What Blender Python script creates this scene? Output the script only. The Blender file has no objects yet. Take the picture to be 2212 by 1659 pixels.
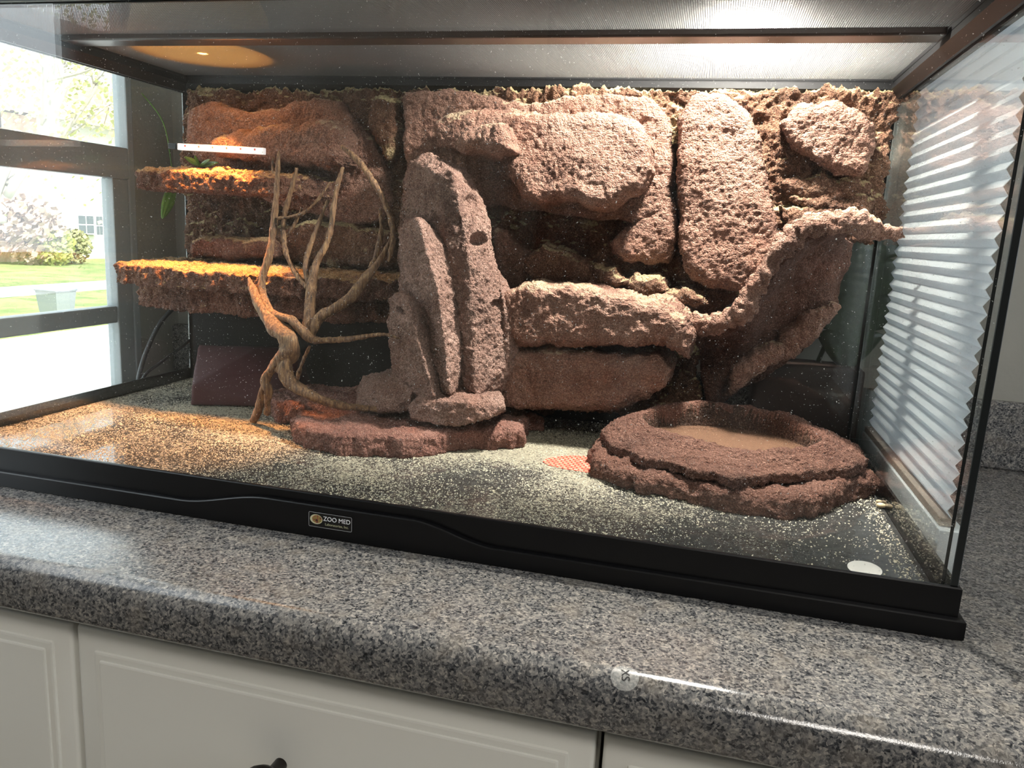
import bpy, bmesh, math, random
import numpy as np
from mathutils import Vector, Matrix, Euler

random.seed(7); rng = np.random.default_rng(7)
S = bpy.context.scene
COL = S.collection

# ------------------------------------------------------------------ camera, world, sun, exposure
CAM = np.array([-0.18327, -0.55492, 0.25849])
YAW, PITCH, ROLL, FPX = 0.242555, -0.196429, 0.0544459, 1666.25
IW, IH = 2212.0, 1659.0
cy_, sy_, cp_, sp_ = math.cos(YAW), math.sin(YAW), math.cos(PITCH), math.sin(PITCH)
FWD = np.array([-sy_ * cp_, cy_ * cp_, sp_]); R0 = np.array([cy_, sy_, 0.0]); U0 = np.cross(R0, FWD)
RIGHT = math.cos(ROLL) * R0 + math.sin(ROLL) * U0
UP = -math.sin(ROLL) * R0 + math.cos(ROLL) * U0
cam_d = bpy.data.cameras.new('camera'); cam = bpy.data.objects.new('camera', cam_d); COL.objects.link(cam)
cam_d.sensor_width = 36.0; cam_d.lens = FPX / IW * 36.0; cam_d.clip_start = 0.01; cam_d.clip_end = 300
M = Matrix.Identity(4)
for i in range(3):
    M[i][0] = RIGHT[i]; M[i][1] = UP[i]; M[i][2] = -FWD[i]; M[i][3] = CAM[i]
cam.matrix_world = M
S.camera = cam

S.view_settings.view_transform = 'Standard'; S.view_settings.look = 'None'
S.view_settings.gamma = 1.0; S.view_settings.use_curve_mapping = False
S.view_settings.exposure = 0.0
S.cycles.transparent_max_bounces = 16
S.cycles.max_bounces = 6
S.cycles.diffuse_bounces = 3
S.cycles.use_light_tree = False
S.cycles.glossy_bounces = 4
S.cycles.transmission_bounces = 4

world = bpy.data.worlds.new('sky'); S.world = world; world.use_nodes = True
bg = world.node_tree.nodes['Background']
bg.inputs['Color'].default_value = (0.86, 0.93, 1.0, 1); bg.inputs['Strength'].default_value = 5.0

def light(name, kind, loc, energy, color=(1, 1, 1), target=None, **kw):
    d = bpy.data.lights.new(name, kind); d.energy = energy; d.color = color
    for k, v in kw.items(): setattr(d, k, v)
    o = bpy.data.objects.new(name, d); COL.objects.link(o); o.location = loc
    if target is not None:
        o.rotation_euler = (Vector(target) - Vector(loc)).to_track_quat('-Z', 'Y').to_euler()
    return o

sun = light('sun', 'SUN', (0, 0, 20), 14.0, (1.0, 0.95, 0.86), target=(-16, 9, 0), angle=0.01)

# ------------------------------------------------------------------ helpers
def _ray(px, py):
    return FWD + RIGHT * (px - IW / 2) / FPX + UP * (IH / 2 - py) / FPX
def _un(px, py, ax, v):
    d = _ray(px, py); return CAM + d * ((v - CAM[ax]) / d[ax])
def UX(px, py, X): return _un(px, py, 0, X)
def UY(px, py, Y): return _un(px, py, 1, Y)
def UZ(px, py, Z): return _un(px, py, 2, Z)

def empty(name, loc=(0, 0, 0)):
    o = bpy.data.objects.new(name, None); COL.objects.link(o); o.location = loc
    o.empty_display_size = 0.02
    return o
def tag(o, label, cat, group=None):
    o['label'] = label; o['category'] = cat
    if group: o['group'] = group
    return o
def structure(o, label=None):
    o['kind'] = 'structure'
    if label: o['label'] = label
    return o
def link(name, me, mat, parent=None, smooth=True):
    o = bpy.data.objects.new(name, me); COL.objects.link(o)
    if mat is not None and not me.materials: me.materials.append(mat)
    if smooth: me.polygons.foreach_set('use_smooth', [True] * len(me.polygons))
    if parent is not None:
        o.parent = parent
        o.matrix_parent_inverse = Matrix.Translation(-parent.location) if parent.type == 'EMPTY' else Matrix.Identity(4)
        if parent.type != 'EMPTY' and parent.parent is None: o.matrix_parent_inverse = Matrix.Translation(-parent.location)
    return o
def mesh(name, verts, faces, mat, parent=None, smooth=True):
    me = bpy.data.meshes.new(name); me.from_pydata([tuple(map(float, v)) for v in verts], [], faces); me.update()
    return link(name, me, mat, parent, smooth)
def from_bm(name, bm, mat, parent=None, smooth=True):
    bmesh.ops.recalc_face_normals(bm, faces=bm.faces)
    me = bpy.data.meshes.new(name); bm.to_mesh(me); bm.free()
    return link(name, me, mat, parent, smooth)
def bm_box(bm, x0, x1, y0, y1, z0, z1, bev=0.0, seg=2):
    r = bmesh.ops.create_cube(bm, size=1.0); vs = r['verts']
    for v in vs:
        v.co = Vector(((x0 + x1) / 2 + v.co.x * (x1 - x0), (y0 + y1) / 2 + v.co.y * (y1 - y0), (z0 + z1) / 2 + v.co.z * (z1 - z0)))
    if bev > 0:
        es = list({e for v in vs for e in v.link_edges})
        bmesh.ops.bevel(bm, geom=es, offset=bev, segments=seg, affect='EDGES', profile=0.6)
def box(name, x0, x1, y0, y1, z0, z1, mat, parent=None, bev=0.0, seg=2, smooth=False):
    bm = bmesh.new(); bm_box(bm, x0, x1, y0, y1, z0, z1, bev, seg)
    o = from_bm(name, bm, mat, parent, smooth)
    return o

# ---- vectorised gradient noise
_perm = rng.permutation(256); _perm = np.concatenate([_perm, _perm, _perm])
_grad = rng.normal(size=(256, 3)); _grad /= np.linalg.norm(_grad, axis=1)[:, None]
def pnoise(P):
    P = np.asarray(P, float); I = np.floor(P).astype(int); F = P - I; I &= 255
    W = F * F * F * (F * (F * 6 - 15) + 10)
    out = np.zeros(len(P))
    for dx in (0, 1):
        for dy in (0, 1):
            for dz in (0, 1):
                h = _perm[_perm[_perm[I[:, 0] + dx] + I[:, 1] + dy] + I[:, 2] + dz] & 255
                g = _grad[h]; d = F - np.array([dx, dy, dz])
                w = (W[:, 0] if dx else 1 - W[:, 0]) * (W[:, 1] if dy else 1 - W[:, 1]) * (W[:, 2] if dz else 1 - W[:, 2])
                out += w * np.einsum('ij,ij->i', g, d)
    return out * 1.6
def fbm(P, freq, octv=4, gain=0.5, ridged=False, off=0.0):
    P = np.asarray(P) * freq + off; a = 1.0; s = np.zeros(len(P))
    for k in range(octv):
        n = pnoise(P)
        s += a * ((1 - 2 * np.abs(n)) if ridged else n)
        P = P * 2.03 + 17.1; a *= gain
    return s

def displace(me, layers, pits=(), lock=None):
    """push vertices along their normals by layered noise; layers = (freq, amplitude, octaves, ridged, offset)"""
    n = len(me.vertices); co = np.empty(n * 3); me.vertices.foreach_get('co', co); co = co.reshape(-1, 3)
    no = np.empty(n * 3); me.vertices.foreach_get('normal', no); no = no.reshape(-1, 3)
    d = np.zeros(n)
    for (fr, am, oc, rd, of) in layers: d += am * fbm(co, fr, oc, 0.5, rd, of)
    d -= d.mean()
    for (c, r, dep) in pits:
        q = np.linalg.norm((co - np.array(c)) / np.array(r), axis=1); d -= dep * np.clip(1 - q ** 2, 0, 1) ** 0.6
    if lock is not None: d *= lock(co)
    co = co + no * d[:, None]
    me.vertices.foreach_set('co', co.ravel()); me.update()

def poly_dist(P, poly):
    d = np.full(len(P), 1e9); near = np.zeros_like(P); inside = np.zeros(len(P), bool)
    n = len(poly)
    for i in range(n):
        a = poly[i]; b = poly[(i + 1) % n]; ab = b - a
        t = np.clip(((P - a) @ ab) / max(ab @ ab, 1e-12), 0, 1); q = a + t[:, None] * ab
        dd = np.linalg.norm(P - q, axis=1); m = dd < d; d[m] = dd[m]; near[m] = q[m]
        c = ((a[1] > P[:, 1]) != (b[1] > P[:, 1]))
        with np.errstate(divide='ignore', invalid='ignore'):
            xi = (b[0] - a[0]) * (P[:, 1] - a[1]) / (b[1] - a[1]) + a[0]
        inside ^= (c & (P[:, 0] < xi))
    return np.where(inside, d, -d), near
def smooth_poly(poly, per=8, rough=0.0, seed=0, rnd=0.35):
    poly = np.asarray(poly, float); n = len(poly); out = []
    for i in range(n):
        p0, p1, p2, p3 = poly[i - 1], poly[i], poly[(i + 1) % n], poly[(i + 2) % n]
        for k in range(per):
            t = k / per
            # blend of straight and catmull-rom keeps the broken corners of the stone
            c = 0.5 * ((2 * p1) + (-p0 + p2) * t + (2 * p0 - 5 * p1 + 4 * p2 - p3) * t * t + (-p0 + 3 * p1 - 3 * p2 + p3) * t ** 3)
            out.append(rnd * c + (1 - rnd) * (p1 + (p2 - p1) * t))
    out = np.array(out)
    if rough:
        for fr, am in ((50, 1.0), (130, 0.55)):
            q = np.c_[out * fr, np.full(len(out), seed * 3.7 + fr)]
            out[:, 0] += rough * am * pnoise(q); out[:, 1] += rough * am * pnoise(q + 31.7)
    return out

def relief(name, uv, base, top, mat, parent, mode='wall', bulge=0.02, w=0.03, step=0.0035, layers=((40, .004, 4, False, 0),),
           height=None, rough=0.003, seed=0, cap=True, rows=5, flare=0.0, pits=(), tilt=(0, 0), rnd=0.35):
    """a solid stone: outline uv, flanks from base to top, domed face beyond top. mode 'wall' rises towards -y, 'plan' rises in z"""
    poly = smooth_poly(uv, 8, rough, seed, rnd)
    lo = poly.min(0) - step; hi = poly.max(0) + step
    nu = max(3, int((hi[0] - lo[0]) / step) + 1); nv = max(3, int((hi[1] - lo[1]) / step) + 1)
    gu = np.linspace(lo[0], hi[0], nu); gv = np.linspace(lo[1], hi[1], nv)
    G = np.stack(np.meshgrid(gu, gv, indexing='ij'), -1).reshape(-1, 2)
    d, near = poly_dist(G, poly)
    use = d > -0.75 * step
    G2 = np.where((d < 0.25 * step)[:, None], near, G); d2 = np.clip(d, 0, None)
    ii = (-np.ones(len(G), int))
    ii[use] = np.arange(use.sum()); ii = ii.reshape(nu, nv)
    G2 = G2[use]; d2 = d2[use]
    x = np.clip(d2 / w, 0, 1); prof = np.sqrt(np.clip(1 - (1 - x) ** 2, 0, 1))
    c = poly.mean(0)
    h = top + (bulge * prof if top > base else -bulge * prof) + tilt[0] * (G2[:, 0] - c[0]) + tilt[1] * (G2[:, 1] - c[1])
    if height is not None: h = height(G2, d2, h)
    UVH = [np.c_[G2, h]]; N = len(G2)
    a, b, c_, e = ii[:-1, :-1], ii[1:, :-1], ii[1:, 1:], ii[:-1, 1:]
    m = (a >= 0) & (b >= 0) & (c_ >= 0) & (e >= 0)
    top_f = np.stack([a[m], b[m], c_[m], e[m]], -1)
    ed = np.concatenate([top_f[:, [k, (k + 1) % 4]] for k in range(4)]); key = np.sort(ed, 1); key = key[:, 0] * N + key[:, 1]
    _, inv, cnt = np.unique(key, return_inverse=True, return_counts=True)
    bed = ed[cnt[inv] == 1]
    bvs = np.unique(bed); loc = -np.ones(N, int); loc[bvs] = np.arange(len(bvs))
    faces = [top_f]; prev = bvs.copy(); cen = G2.mean(0); tot = N
    for r in range(1, rows + 1):
        t = r / rows
        hh = h[bvs] + (base - h[bvs]) * t
        dv = G2[bvs] - cen; dv = dv / (np.linalg.norm(dv, axis=1)[:, None] + 1e-9)
        q = G2[bvs] + dv * flare * math.sin(math.pi * min(1, t * 0.8))
        UVH.append(np.c_[q, hh]); cur = tot + np.arange(len(bvs)); tot += len(bvs)
        faces.append(np.stack([prev[loc[bed[:, 1]]], prev[loc[bed[:, 0]]], cur[loc[bed[:, 0]]], cur[loc[bed[:, 1]]]], -1))
        prev = cur
    if cap:
        mp_ = -np.ones(N, int); mp_[bvs] = prev; rest = np.where(mp_ < 0)[0]
        mp_[rest] = tot + np.arange(len(rest)); UVH.append(np.c_[G2[rest], np.full(len(rest), base)])
        faces.append(mp_[top_f][:, ::-1])
    P_ = np.concatenate(UVH); W_ = P_[:, [0, 2, 1]] if mode == 'wall' else P_
    Fq = np.concatenate(faces)
    me = bpy.data.meshes.new(name); me.vertices.add(len(W_)); me.vertices.foreach_set('co', W_.astype(np.float64).ravel())
    me.loops.add(len(Fq) * 4); me.loops.foreach_set('vertex_index', Fq.ravel().astype(np.int32)); me.polygons.add(len(Fq))
    me.polygons.foreach_set('loop_start', np.arange(len(Fq), dtype=np.int32) * 4); me.update(calc_edges=True); me.validate()
    bm = bmesh.new(); bm.from_mesh(me); bmesh.ops.remove_doubles(bm, verts=bm.verts, dist=step * 0.02)
    bmesh.ops.recalc_face_normals(bm, faces=bm.faces); bm.to_mesh(me); bm.free(); me.update()
    displace(me, layers, pits)
    return link(name, me, mat, parent)

def hull_rock(name, pts, mat, parent, voxel=0.003, layers=((30, .004, 4, False, 0),), pits=()):
    bm = bmesh.new()
    for p in pts: bm.verts.new(tuple(map(float, p)))
    r = bmesh.ops.convex_hull(bm, input=bm.verts)
    junk = list({g for g in list(r['geom_interior']) + list(r['geom_unused']) if isinstance(g, bmesh.types.BMVert)})
    if junk: bmesh.ops.delete(bm, geom=junk, context='VERTS')
    bmesh.ops.recalc_face_normals(bm, faces=bm.faces)
    me0 = bpy.data.meshes.new('tmp'); bm.to_mesh(me0); bm.free()
    o = bpy.data.objects.new('tmp', me0); COL.objects.link(o)
    md = o.modifiers.new('r', 'REMESH'); md.mode = 'VOXEL'; md.voxel_size = voxel
    dg = bpy.context.evaluated_depsgraph_get(); dg.update()
    me = bpy.data.meshes.new_from_object(o.evaluated_get(dg)); me.name = name
    bpy.data.objects.remove(o); bpy.data.meshes.remove(me0)
    displace(me, layers, pits)
    return link(name, me, mat, parent)

def catmull(P, per=6):
    P = np.asarray(P, float); n = len(P); out = []
    for i in range(n - 1):
        p0 = P[max(i - 1, 0)]; p1 = P[i]; p2 = P[i + 1]; p3 = P[min(i + 2, n - 1)]
        for k in range(per):
            t = k / per
            out.append(0.5 * ((2 * p1) + (-p0 + p2) * t + (2 * p0 - 5 * p1 + 4 * p2 - p3) * t * t + (-p0 + 3 * p1 - 3 * p2 + p3) * t ** 3))
    out.append(P[-1]); return np.array(out)
def tube(name, pts, mat, parent=None, sides=10, per=6, wob=0.0, flat=1.0, seed=0):
    """pts rows = x,y,z,radius"""
    C = catmull(pts, per); V = []; F = []
    up = np.array([0.0, 1.0, 0.0]); n = len(C)
    for i in range(n):
        t = C[min(i + 1, n - 1), :3] - C[max(i - 1, 0), :3]; t /= np.linalg.norm(t) + 1e-12
        a = np.cross(t, up); a /= np.linalg.norm(a) + 1e-12; b = np.cross(a, t)
        for k in range(sides):
            th = 2 * math.pi * k / sides
            r = C[i, 3] * (1 + wob * (math.sin(3 * th + i * 0.37 + seed) * 0.5 + math.sin(2 * th - i * 0.21 + seed * 2) * 0.5))
            V.append(C[i, :3] + a * math.cos(th) * r + b * math.sin(th) * r * flat)
    for i in range(n - 1):
        for k in range(sides):
            F.append([i * sides + k, i * sides + (k + 1) % sides, (i + 1) * sides + (k + 1) % sides, (i + 1) * sides + k])
    F.append(list(range(sides))[::-1]); F.append([(n - 1) * sides + k for k in range(sides)])
    return mesh(name, V, F, mat, parent)

# ------------------------------------------------------------------ materials
class NT:
    def __init__(s, name):
        s.m = bpy.data.materials.new(name); s.m.use_nodes = True; s.t = s.m.node_tree; s.t.nodes.clear()
        s.out = s.n('ShaderNodeOutputMaterial')
    def n(s, typ, ins=None, **kw):
        nd = s.t.nodes.new(typ)
        for k, v in kw.items(): setattr(nd, k, v)
        for k, v in (ins or {}).items(): s.set(nd.inputs[k], v)
        return nd
    def set(s, inp, v):
        if isinstance(v, bpy.types.NodeSocket): s.t.links.new(v, inp)
        elif hasattr(inp, 'default_value'):
            if isinstance(v, (tuple, list)) and len(v) == 3 and inp.type == 'RGBA': v = (*v, 1)
            inp.default_value = v
    def coord(s, scale=(1, 1, 1)):
        g = s.n('ShaderNodeNewGeometry')
        return s.n('ShaderNodeMapping', {'Vector': g.outputs['Position'], 'Scale': scale}).outputs[0]
    def noise(s, vec, scale, detail=4, rough=0.55, dist=0.0):
        return s.n('ShaderNodeTexNoise', {'Vector': vec, 'Scale': scale, 'Detail': detail, 'Roughness': rough, 'Distortion': dist}).outputs[0]
    def ramp(s, fac, stops, interp='LINEAR'):
        r = s.n('ShaderNodeValToRGB', {'Fac': fac}); r.color_ramp.interpolation = interp
        e = r.color_ramp.elements
        while len(e) < len(stops): e.new(0.5)
        for el, (p, c) in zip(e, stops):
            el.position = p; el.color = (*c, 1) if len(c) == 3 else c
        return r.outputs[0]
    def mix(s, f, a, b, mode='MIX'):
        nd = s.n('ShaderNodeMix', data_type='RGBA', blend_type=mode)
        s.set(nd.inputs[0], f); s.set(nd.inputs[6], a); s.set(nd.inputs[7], b)
        return nd.outputs[2]
    def math(s, op, a, b=0.0, c=0.0):
        nd = s.n('ShaderNodeMath', operation=op); s.set(nd.inputs[0], a); s.set(nd.inputs[1], b); s.set(nd.inputs[2], c)
        return nd.outputs[0]
    def mapr(s, v, a, b, c=0.0, d=1.0):
        return s.n('ShaderNodeMapRange', {0: v, 1: a, 2: b, 3: c, 4: d}).outputs[0]
    def bump(s, h, strength, dist, normal=None):
        nd = s.n('ShaderNodeBump', {'Height': h, 'Strength': strength, 'Distance': dist})
        if normal is not None: s.set(nd.inputs['Normal'], normal)
        return nd.outputs[0]
    def principled(s, **kw):
        nd = s.n('ShaderNodeBsdfPrincipled')
        for k, v in kw.items(): s.set(nd.inputs[k.replace('_', ' ')], v)
        s.t.links.new(nd.outputs[0], s.out.inputs[0]); return nd

def plain(name, col, rough=0.5, spec=0.5, metal=0.0, bump=None):
    t = NT(name); kw = dict(Base_Color=col, Roughness=rough, Metallic=metal)
    p = t.principled(**kw); p.inputs['Specular IOR Level'].default_value = spec
    if bump:
        v = t.coord(); t.set(p.inputs['Normal'], t.bump(t.noise(v, bump[0], 5), bump[1], bump[2]))
    return t.m

def rock_mat(name, dark, mid, light_, sand=(0.62, 0.50, 0.27), sand_amt=0.5, striate=0.0, redness=0.4, fine=1.0):
    t = NT(name); v = t.coord(); g = t.n('ShaderNodeNewGeometry')
    big = t.noise(v, 14, 3, 0.6); med = t.noise(v, 70, 3, 0.65); grain = t.noise(v, 620, 2, 0.7)
    c = t.ramp(big, [(0.30, dark), (0.50, mid), (0.72, light_)])
    c = t.mix(t.mapr(med, 0.35, 0.7, 0.0, 0.55), c, light_)
    red = t.mapr(t.noise(v, 9.3, 3), 0.55, 0.72, 0.0, redness)
    c = t.mix(red, c, (0.42, 0.13, 0.065))
    c = t.mix(t.mapr(grain, 0.40, 0.62, 0.55, 0.0), c, tuple(x * 0.35 for x in dark))
    c = t.mix(t.mapr(grain, 0.60, 0.75, 0.0, 0.5), c, (0.60, 0.44, 0.34))
    sep = t.n('ShaderNodeSeparateXYZ', {0: g.outputs['Normal']})
    up = t.mapr(sep.outputs[2], 0.30, 0.85)
    sn = t.mapr(t.math('ADD', t.noise(v, 26, 3, 0.65), t.math('MULTIPLY', up, 0.32 if sand_amt else 0.0)), 0.82 - 0.25 * sand_amt, 0.95 - 0.22 * sand_amt)
    sn = t.math('MULTIPLY', sn, t.mapr(grain, 0.3, 0.55, 0.25, 1.0))
    c = t.mix(sn, c, sand)
    h = t.math('ADD', t.math('MULTIPLY', t.noise(v, 160, 3, 0.7), 1.0), t.math('MULTIPLY', grain, 0.55))
    vor = t.n('ShaderNodeTexVoronoi', {'Vector': v, 'Scale': 230.0}).outputs['Distance']
    h = t.math('ADD', h, t.math('MULTIPLY', vor, -0.35))
    if striate:
        w = t.n('ShaderNodeTexWave', {'Vector': v, 'Scale': 110.0, 'Distortion': 7.0, 'Detail': 3.0, 'Detail Scale': 2.5}, bands_direction='Z').outputs[1]
        h = t.math('ADD', h, t.math('MULTIPLY', w, striate))
    p = t.principled(Base_Color=c, Roughness=0.82, Normal=t.bump(h, 1.0, 0.007 * fine))
    p.inputs['Specular IOR Level'].default_value = 0.3
    return t.m

ROCK_WALL = rock_mat('painted_rock', (0.20, 0.098, 0.070), (0.36, 0.185, 0.132), (0.48, 0.285, 0.215), sand=(0.52, 0.39, 0.26), sand_amt=0.15, striate=0.07)
ROCK_SPIRE = rock_mat('spire_rock', (0.18, 0.098, 0.076), (0.31, 0.175, 0.135), (0.50, 0.325, 0.265), sand_amt=0.0, redness=0.25)
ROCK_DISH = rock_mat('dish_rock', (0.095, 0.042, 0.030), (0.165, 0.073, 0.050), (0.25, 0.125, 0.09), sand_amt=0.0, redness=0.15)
ROCK_SLAB = rock_mat('slab_rock', (0.15, 0.06, 0.045), (0.27, 0.115, 0.085), (0.40, 0.21, 0.165), sand_amt=0.0, redness=0.5)
ROCK_FOAM = rock_mat('foam_crust', (0.085, 0.038, 0.022), (0.21, 0.095, 0.055), (0.36, 0.20, 0.12), sand_amt=0.85, redness=0.25, fine=1.3)
ROCK_RUBBLE = rock_mat('rubble', (0.10, 0.048, 0.030), (0.23, 0.11, 0.07), (0.38, 0.22, 0.14), sand=(0.56, 0.44, 0.25), sand_amt=0.42, redness=0.25, fine=1.3)
ROCK_LEDGE = rock_mat('ledge_rock', (0.10, 0.048, 0.034), (0.22, 0.10, 0.07), (0.36, 0.19, 0.13), sand=(0.55, 0.36, 0.18), sand_amt=0.75, redness=0.4, fine=1.2)

def glass_mat(name, tint=(0.97, 0.985, 0.98), ior=1.5, dust=0.0):
    t = NT(name); g = t.n('ShaderNodeNewGeometry')
    i = t.mapr(g.outputs['Backfacing'], 0, 1, ior, 1.0 / ior)
    fr = t.n('ShaderNodeFresnel', {'IOR': i}).outputs[0]
    tr = t.n('ShaderNodeBsdfTransparent', {'Color': tint}).outputs[0]
    if dust:
        v = t.coord(); n = t.noise(v, 700, 2, 0.5); sp = t.mapr(n, 0.715, 0.74, 0.0, 0.8)
        sm = t.mapr(t.noise(t.coord((3, 3, 1)), 12, 2), 0.45, 0.8, 0.0, dust)
        df = t.n('ShaderNodeBsdfDiffuse', {'Color': (0.8, 0.8, 0.78)}).outputs[0]
        tr = t.n('ShaderNodeMixShader', {0: t.math('MAXIMUM', sp, sm), 1: tr, 2: df}).outputs[0]
    gl = t.n('ShaderNodeBsdfGlossy', {'Color': (1, 1, 1), 'Roughness': 0.0}).outputs[0]
    ms = t.n('ShaderNodeMixShader', {0: fr, 1: tr, 2: gl}).outputs[0]
    t.t.links.new(ms, t.out.inputs[0]); return t.m
GLASS = glass_mat('clear_glass')
GLASS_DUSTY = glass_mat('dusty_glass', dust=0.010)
WINDOW_GLASS = glass_mat('window_glass')
BLACK = plain('black_plastic', (0.004, 0.004, 0.0045), 0.3, 0.3)
BLACK_TOP = plain('black_frame_plastic', (0.009, 0.009, 0.010), 0.5, 0.25)
SILICONE = plain('black_silicone', (0.010, 0.012, 0.012), 0.3)

def emit(name, col, strength):
    t = NT(name); e = t.n('ShaderNodeEmission', {'Color': col, 'Strength': strength}); t.t.links.new(e.outputs[0], t.out.inputs[0]); return t.m

def counter_mat():
    t = NT('speckled_laminate'); v = t.coord(); vd = t.mix(0.55, v, v)
    wob = t.n('ShaderNodeTexNoise', {'Vector': v, 'Scale': 260.0, 'Detail': 4.0}).outputs[1]
    vv = t.n('ShaderNodeVectorMath', {0: v, 1: t.n('ShaderNodeVectorMath', {0: wob, 3: 0.004}, operation='SCALE').outputs[0]}, operation='ADD').outputs[0]
    cell = t.n('ShaderNodeTexVoronoi', {'Vector': vv, 'Scale': 640.0, 'Randomness': 1.0})
    sepc = t.n('ShaderNodeSeparateColor', {0: cell.outputs['Color']})
    f = t.math('ADD', t.math('ADD', t.math('MULTIPLY', sepc.outputs[0], 0.30), t.math('MULTIPLY', t.noise(vv, 520, 4, 0.7), 0.35)), t.math('MULTIPLY', t.noise(vv, 230, 5, 0.75), 0.62))
    f = t.math('SUBTRACT', f, 0.12)
    c = t.ramp(f, [(0.29, (0.009, 0.010, 0.012)), (0.40, (0.042, 0.043, 0.047)), (0.51, (0.115, 0.112, 0.11)), (0.63, (0.20, 0.187, 0.174)), (0.78, (0.38, 0.345, 0.30))])
    tan = t.mapr(t.noise(v, 45, 3), 0.5, 0.7, 0.0, 0.35)
    c = t.mix(tan, c, (0.20, 0.172, 0.140))
    p = t.principled(Base_Color=c, Roughness=0.14); p.inputs['Specular IOR Level'].default_value = 0.45
    t.set(p.inputs['Normal'], t.bump(t.noise(v, 900, 2), 0.08, 0.001))
    return t.m
COUNTER = counter_mat()

def wood_mat():
    t = NT('driftwood'); v = t.coord((1, 1, 0.10))
    c = t.ramp(t.noise(v, 420, 5, 0.65), [(0.33, (0.045, 0.020, 0.009)), (0.5, (0.17, 0.085, 0.038)), (0.68, (0.36, 0.215, 0.095))])
    p = t.principled(Base_Color=c, Roughness=0.6, Normal=t.bump(t.noise(v, 600, 4, 0.7), 0.9, 0.002)); return t.m
WOOD = wood_mat()
PAINT_WALL = plain('beige_wall_paint', (0.26, 0.245, 0.215), 0.75, 0.3, bump=(60, 0.15, 0.004))
CABINET = plain('white_cabinet_paint', (0.80, 0.79, 0.73), 0.42, 0.45)
ROOM_WHITE = plain('room_paint', (0.55, 0.53, 0.49), 0.8, 0.2)
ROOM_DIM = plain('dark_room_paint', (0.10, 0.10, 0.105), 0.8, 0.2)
WINDOW_FRAME = plain('grey_window_frame', (0.30, 0.32, 0.33), 0.5)

# ------------------------------------------------------------------ room shell
WX, BY = -1.0, 0.505            # left wall face, back wall face
ZF, ZC = -0.90, 1.55
structure(box('floor', WX - 0.03, 1.12, -3.2, BY + 0.15, ZF - 0.05, ZF, plain('room_floor', (0.62, 0.58, 0.52), 0.5)))
structure(box('ceiling', WX - 0.03, 1.12, -3.2, BY + 0.15, ZC, ZC + 0.05, ROOM_WHITE))
structure(box('wall_back', WX - 0.03, 1.62, BY, BY + 0.12, ZF, ZC, PAINT_WALL))
bm = bmesh.new()
RWX = 1.0
bm_box(bm, RWX, RWX + 0.12, -3.2, -0.75, ZF, ZC); bm_box(bm, RWX, RWX + 0.12, 0.35, BY, ZF, ZC)
bm_box(bm, RWX, RWX + 0.12, -0.75, 0.35, ZF, 0.12); bm_box(bm, RWX, RWX + 0.12, -0.75, 0.35, 1.15, ZC)
structure(from_bm('wall_right', bm, ROOM_DIM, None, False))
w2 = structure(empty('window_added_backlight', (RWX + 0.05, -0.2, 0.12)))  # unseen window added to backlight the pleated shade
for (y0_, y1_, z0_, z1_) in ((-0.75, -0.71, 0.12, 1.15), (0.31, 0.35, 0.12, 1.15), (-0.71, 0.31, 0.12, 0.16), (-0.71, 0.31, 1.11, 1.15)):
    box('window_frame', RWX + 0.02, RWX + 0.08, y0_, y1_, z0_, z1_, WINDOW_FRAME, w2, 0.003)
box('window_pane', RWX + 0.045, RWX + 0.050, -0.71, 0.31, 0.16, 1.11, WINDOW_GLASS, w2)
structure(box('added_sun_block', RWX + 0.12, RWX + 1.6, -3.2, 1.6, ZC, ZC + 0.06, ROOM_WHITE))  # unseen slab added to keep the sun out of the right window
structure(box('wall_front', WX - 0.03, 1.12, -3.2, -3.05, ZF, ZC, ROOM_DIM))
# left wall with the window opening
WY0, WY1, WZ0, WZ1 = -0.33, 0.418, 0.0, 1.0
bm = bmesh.new()
WT = 0.03
bm_box(bm, WX - WT, WX, -3.2, WY0, ZF, ZC); bm_box(bm, WX - WT, WX, WY1, BY, ZF, ZC)
bm_box(bm, WX - WT, WX, WY0, WY1, ZF, WZ0); bm_box(bm, WX - WT, WX, WY0, WY1, WZ1, ZC)
structure(from_bm('wall_left', bm, PAINT_WALL, None, False))
win = structure(empty('window_1', (WX - 0.05, (WY0 + WY1) / 2, WZ0)))
fx0, fx1 = WX - 0.020, WX + 0.002
box('window_stile', fx0, fx1, WY1 - 0.012, WY1, WZ0, WZ1, WINDOW_FRAME, win, 0.002)
box('window_stile', fx0, fx1, WY0, WY0 + 0.02, WZ0, WZ1, WINDOW_FRAME, win, 0.002)
box('sash_stile', fx0, fx1 - 0.002, WY1 - 0.042, WY1 - 0.012, WZ0, 0.30, WINDOW_FRAME, win, 0.002)
box('meeting_rail', fx0, fx1, WY0 + 0.02, WY1 - 0.012, 0.300, 0.343, WINDOW_FRAME, win, 0.002)
box('lower_rail', fx0, fx1 - 0.004, WY0 + 0.02, WY1 - 0.042, 0.098, 0.122, WINDOW_FRAME, win, 0.002)
box('mullion', fx0, fx1, 0.178, 0.204, 0.343, WZ1 - 0.02, WINDOW_FRAME, win, 0.002)
box('head_rail', fx0, fx1, WY0 + 0.02, WY1 - 0.012, WZ1 - 0.02, WZ1, WINDOW_FRAME, win, 0.002)
for (a, b, z0, z1) in ((WY0 + 0.02, 0.178, 0.343, 0.98), (0.204, WY1 - 0.012, 0.343, 0.98),
                       (WY0 + 0.02, WY1 - 0.042, 0.122, 0.300), (WY0 + 0.02, WY1 - 0.042, 0.0, 0.098)):
    box('window_pane', WX - 0.012, WX - 0.008, a, b, z0, z1, WINDOW_GLASS, win)

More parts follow.
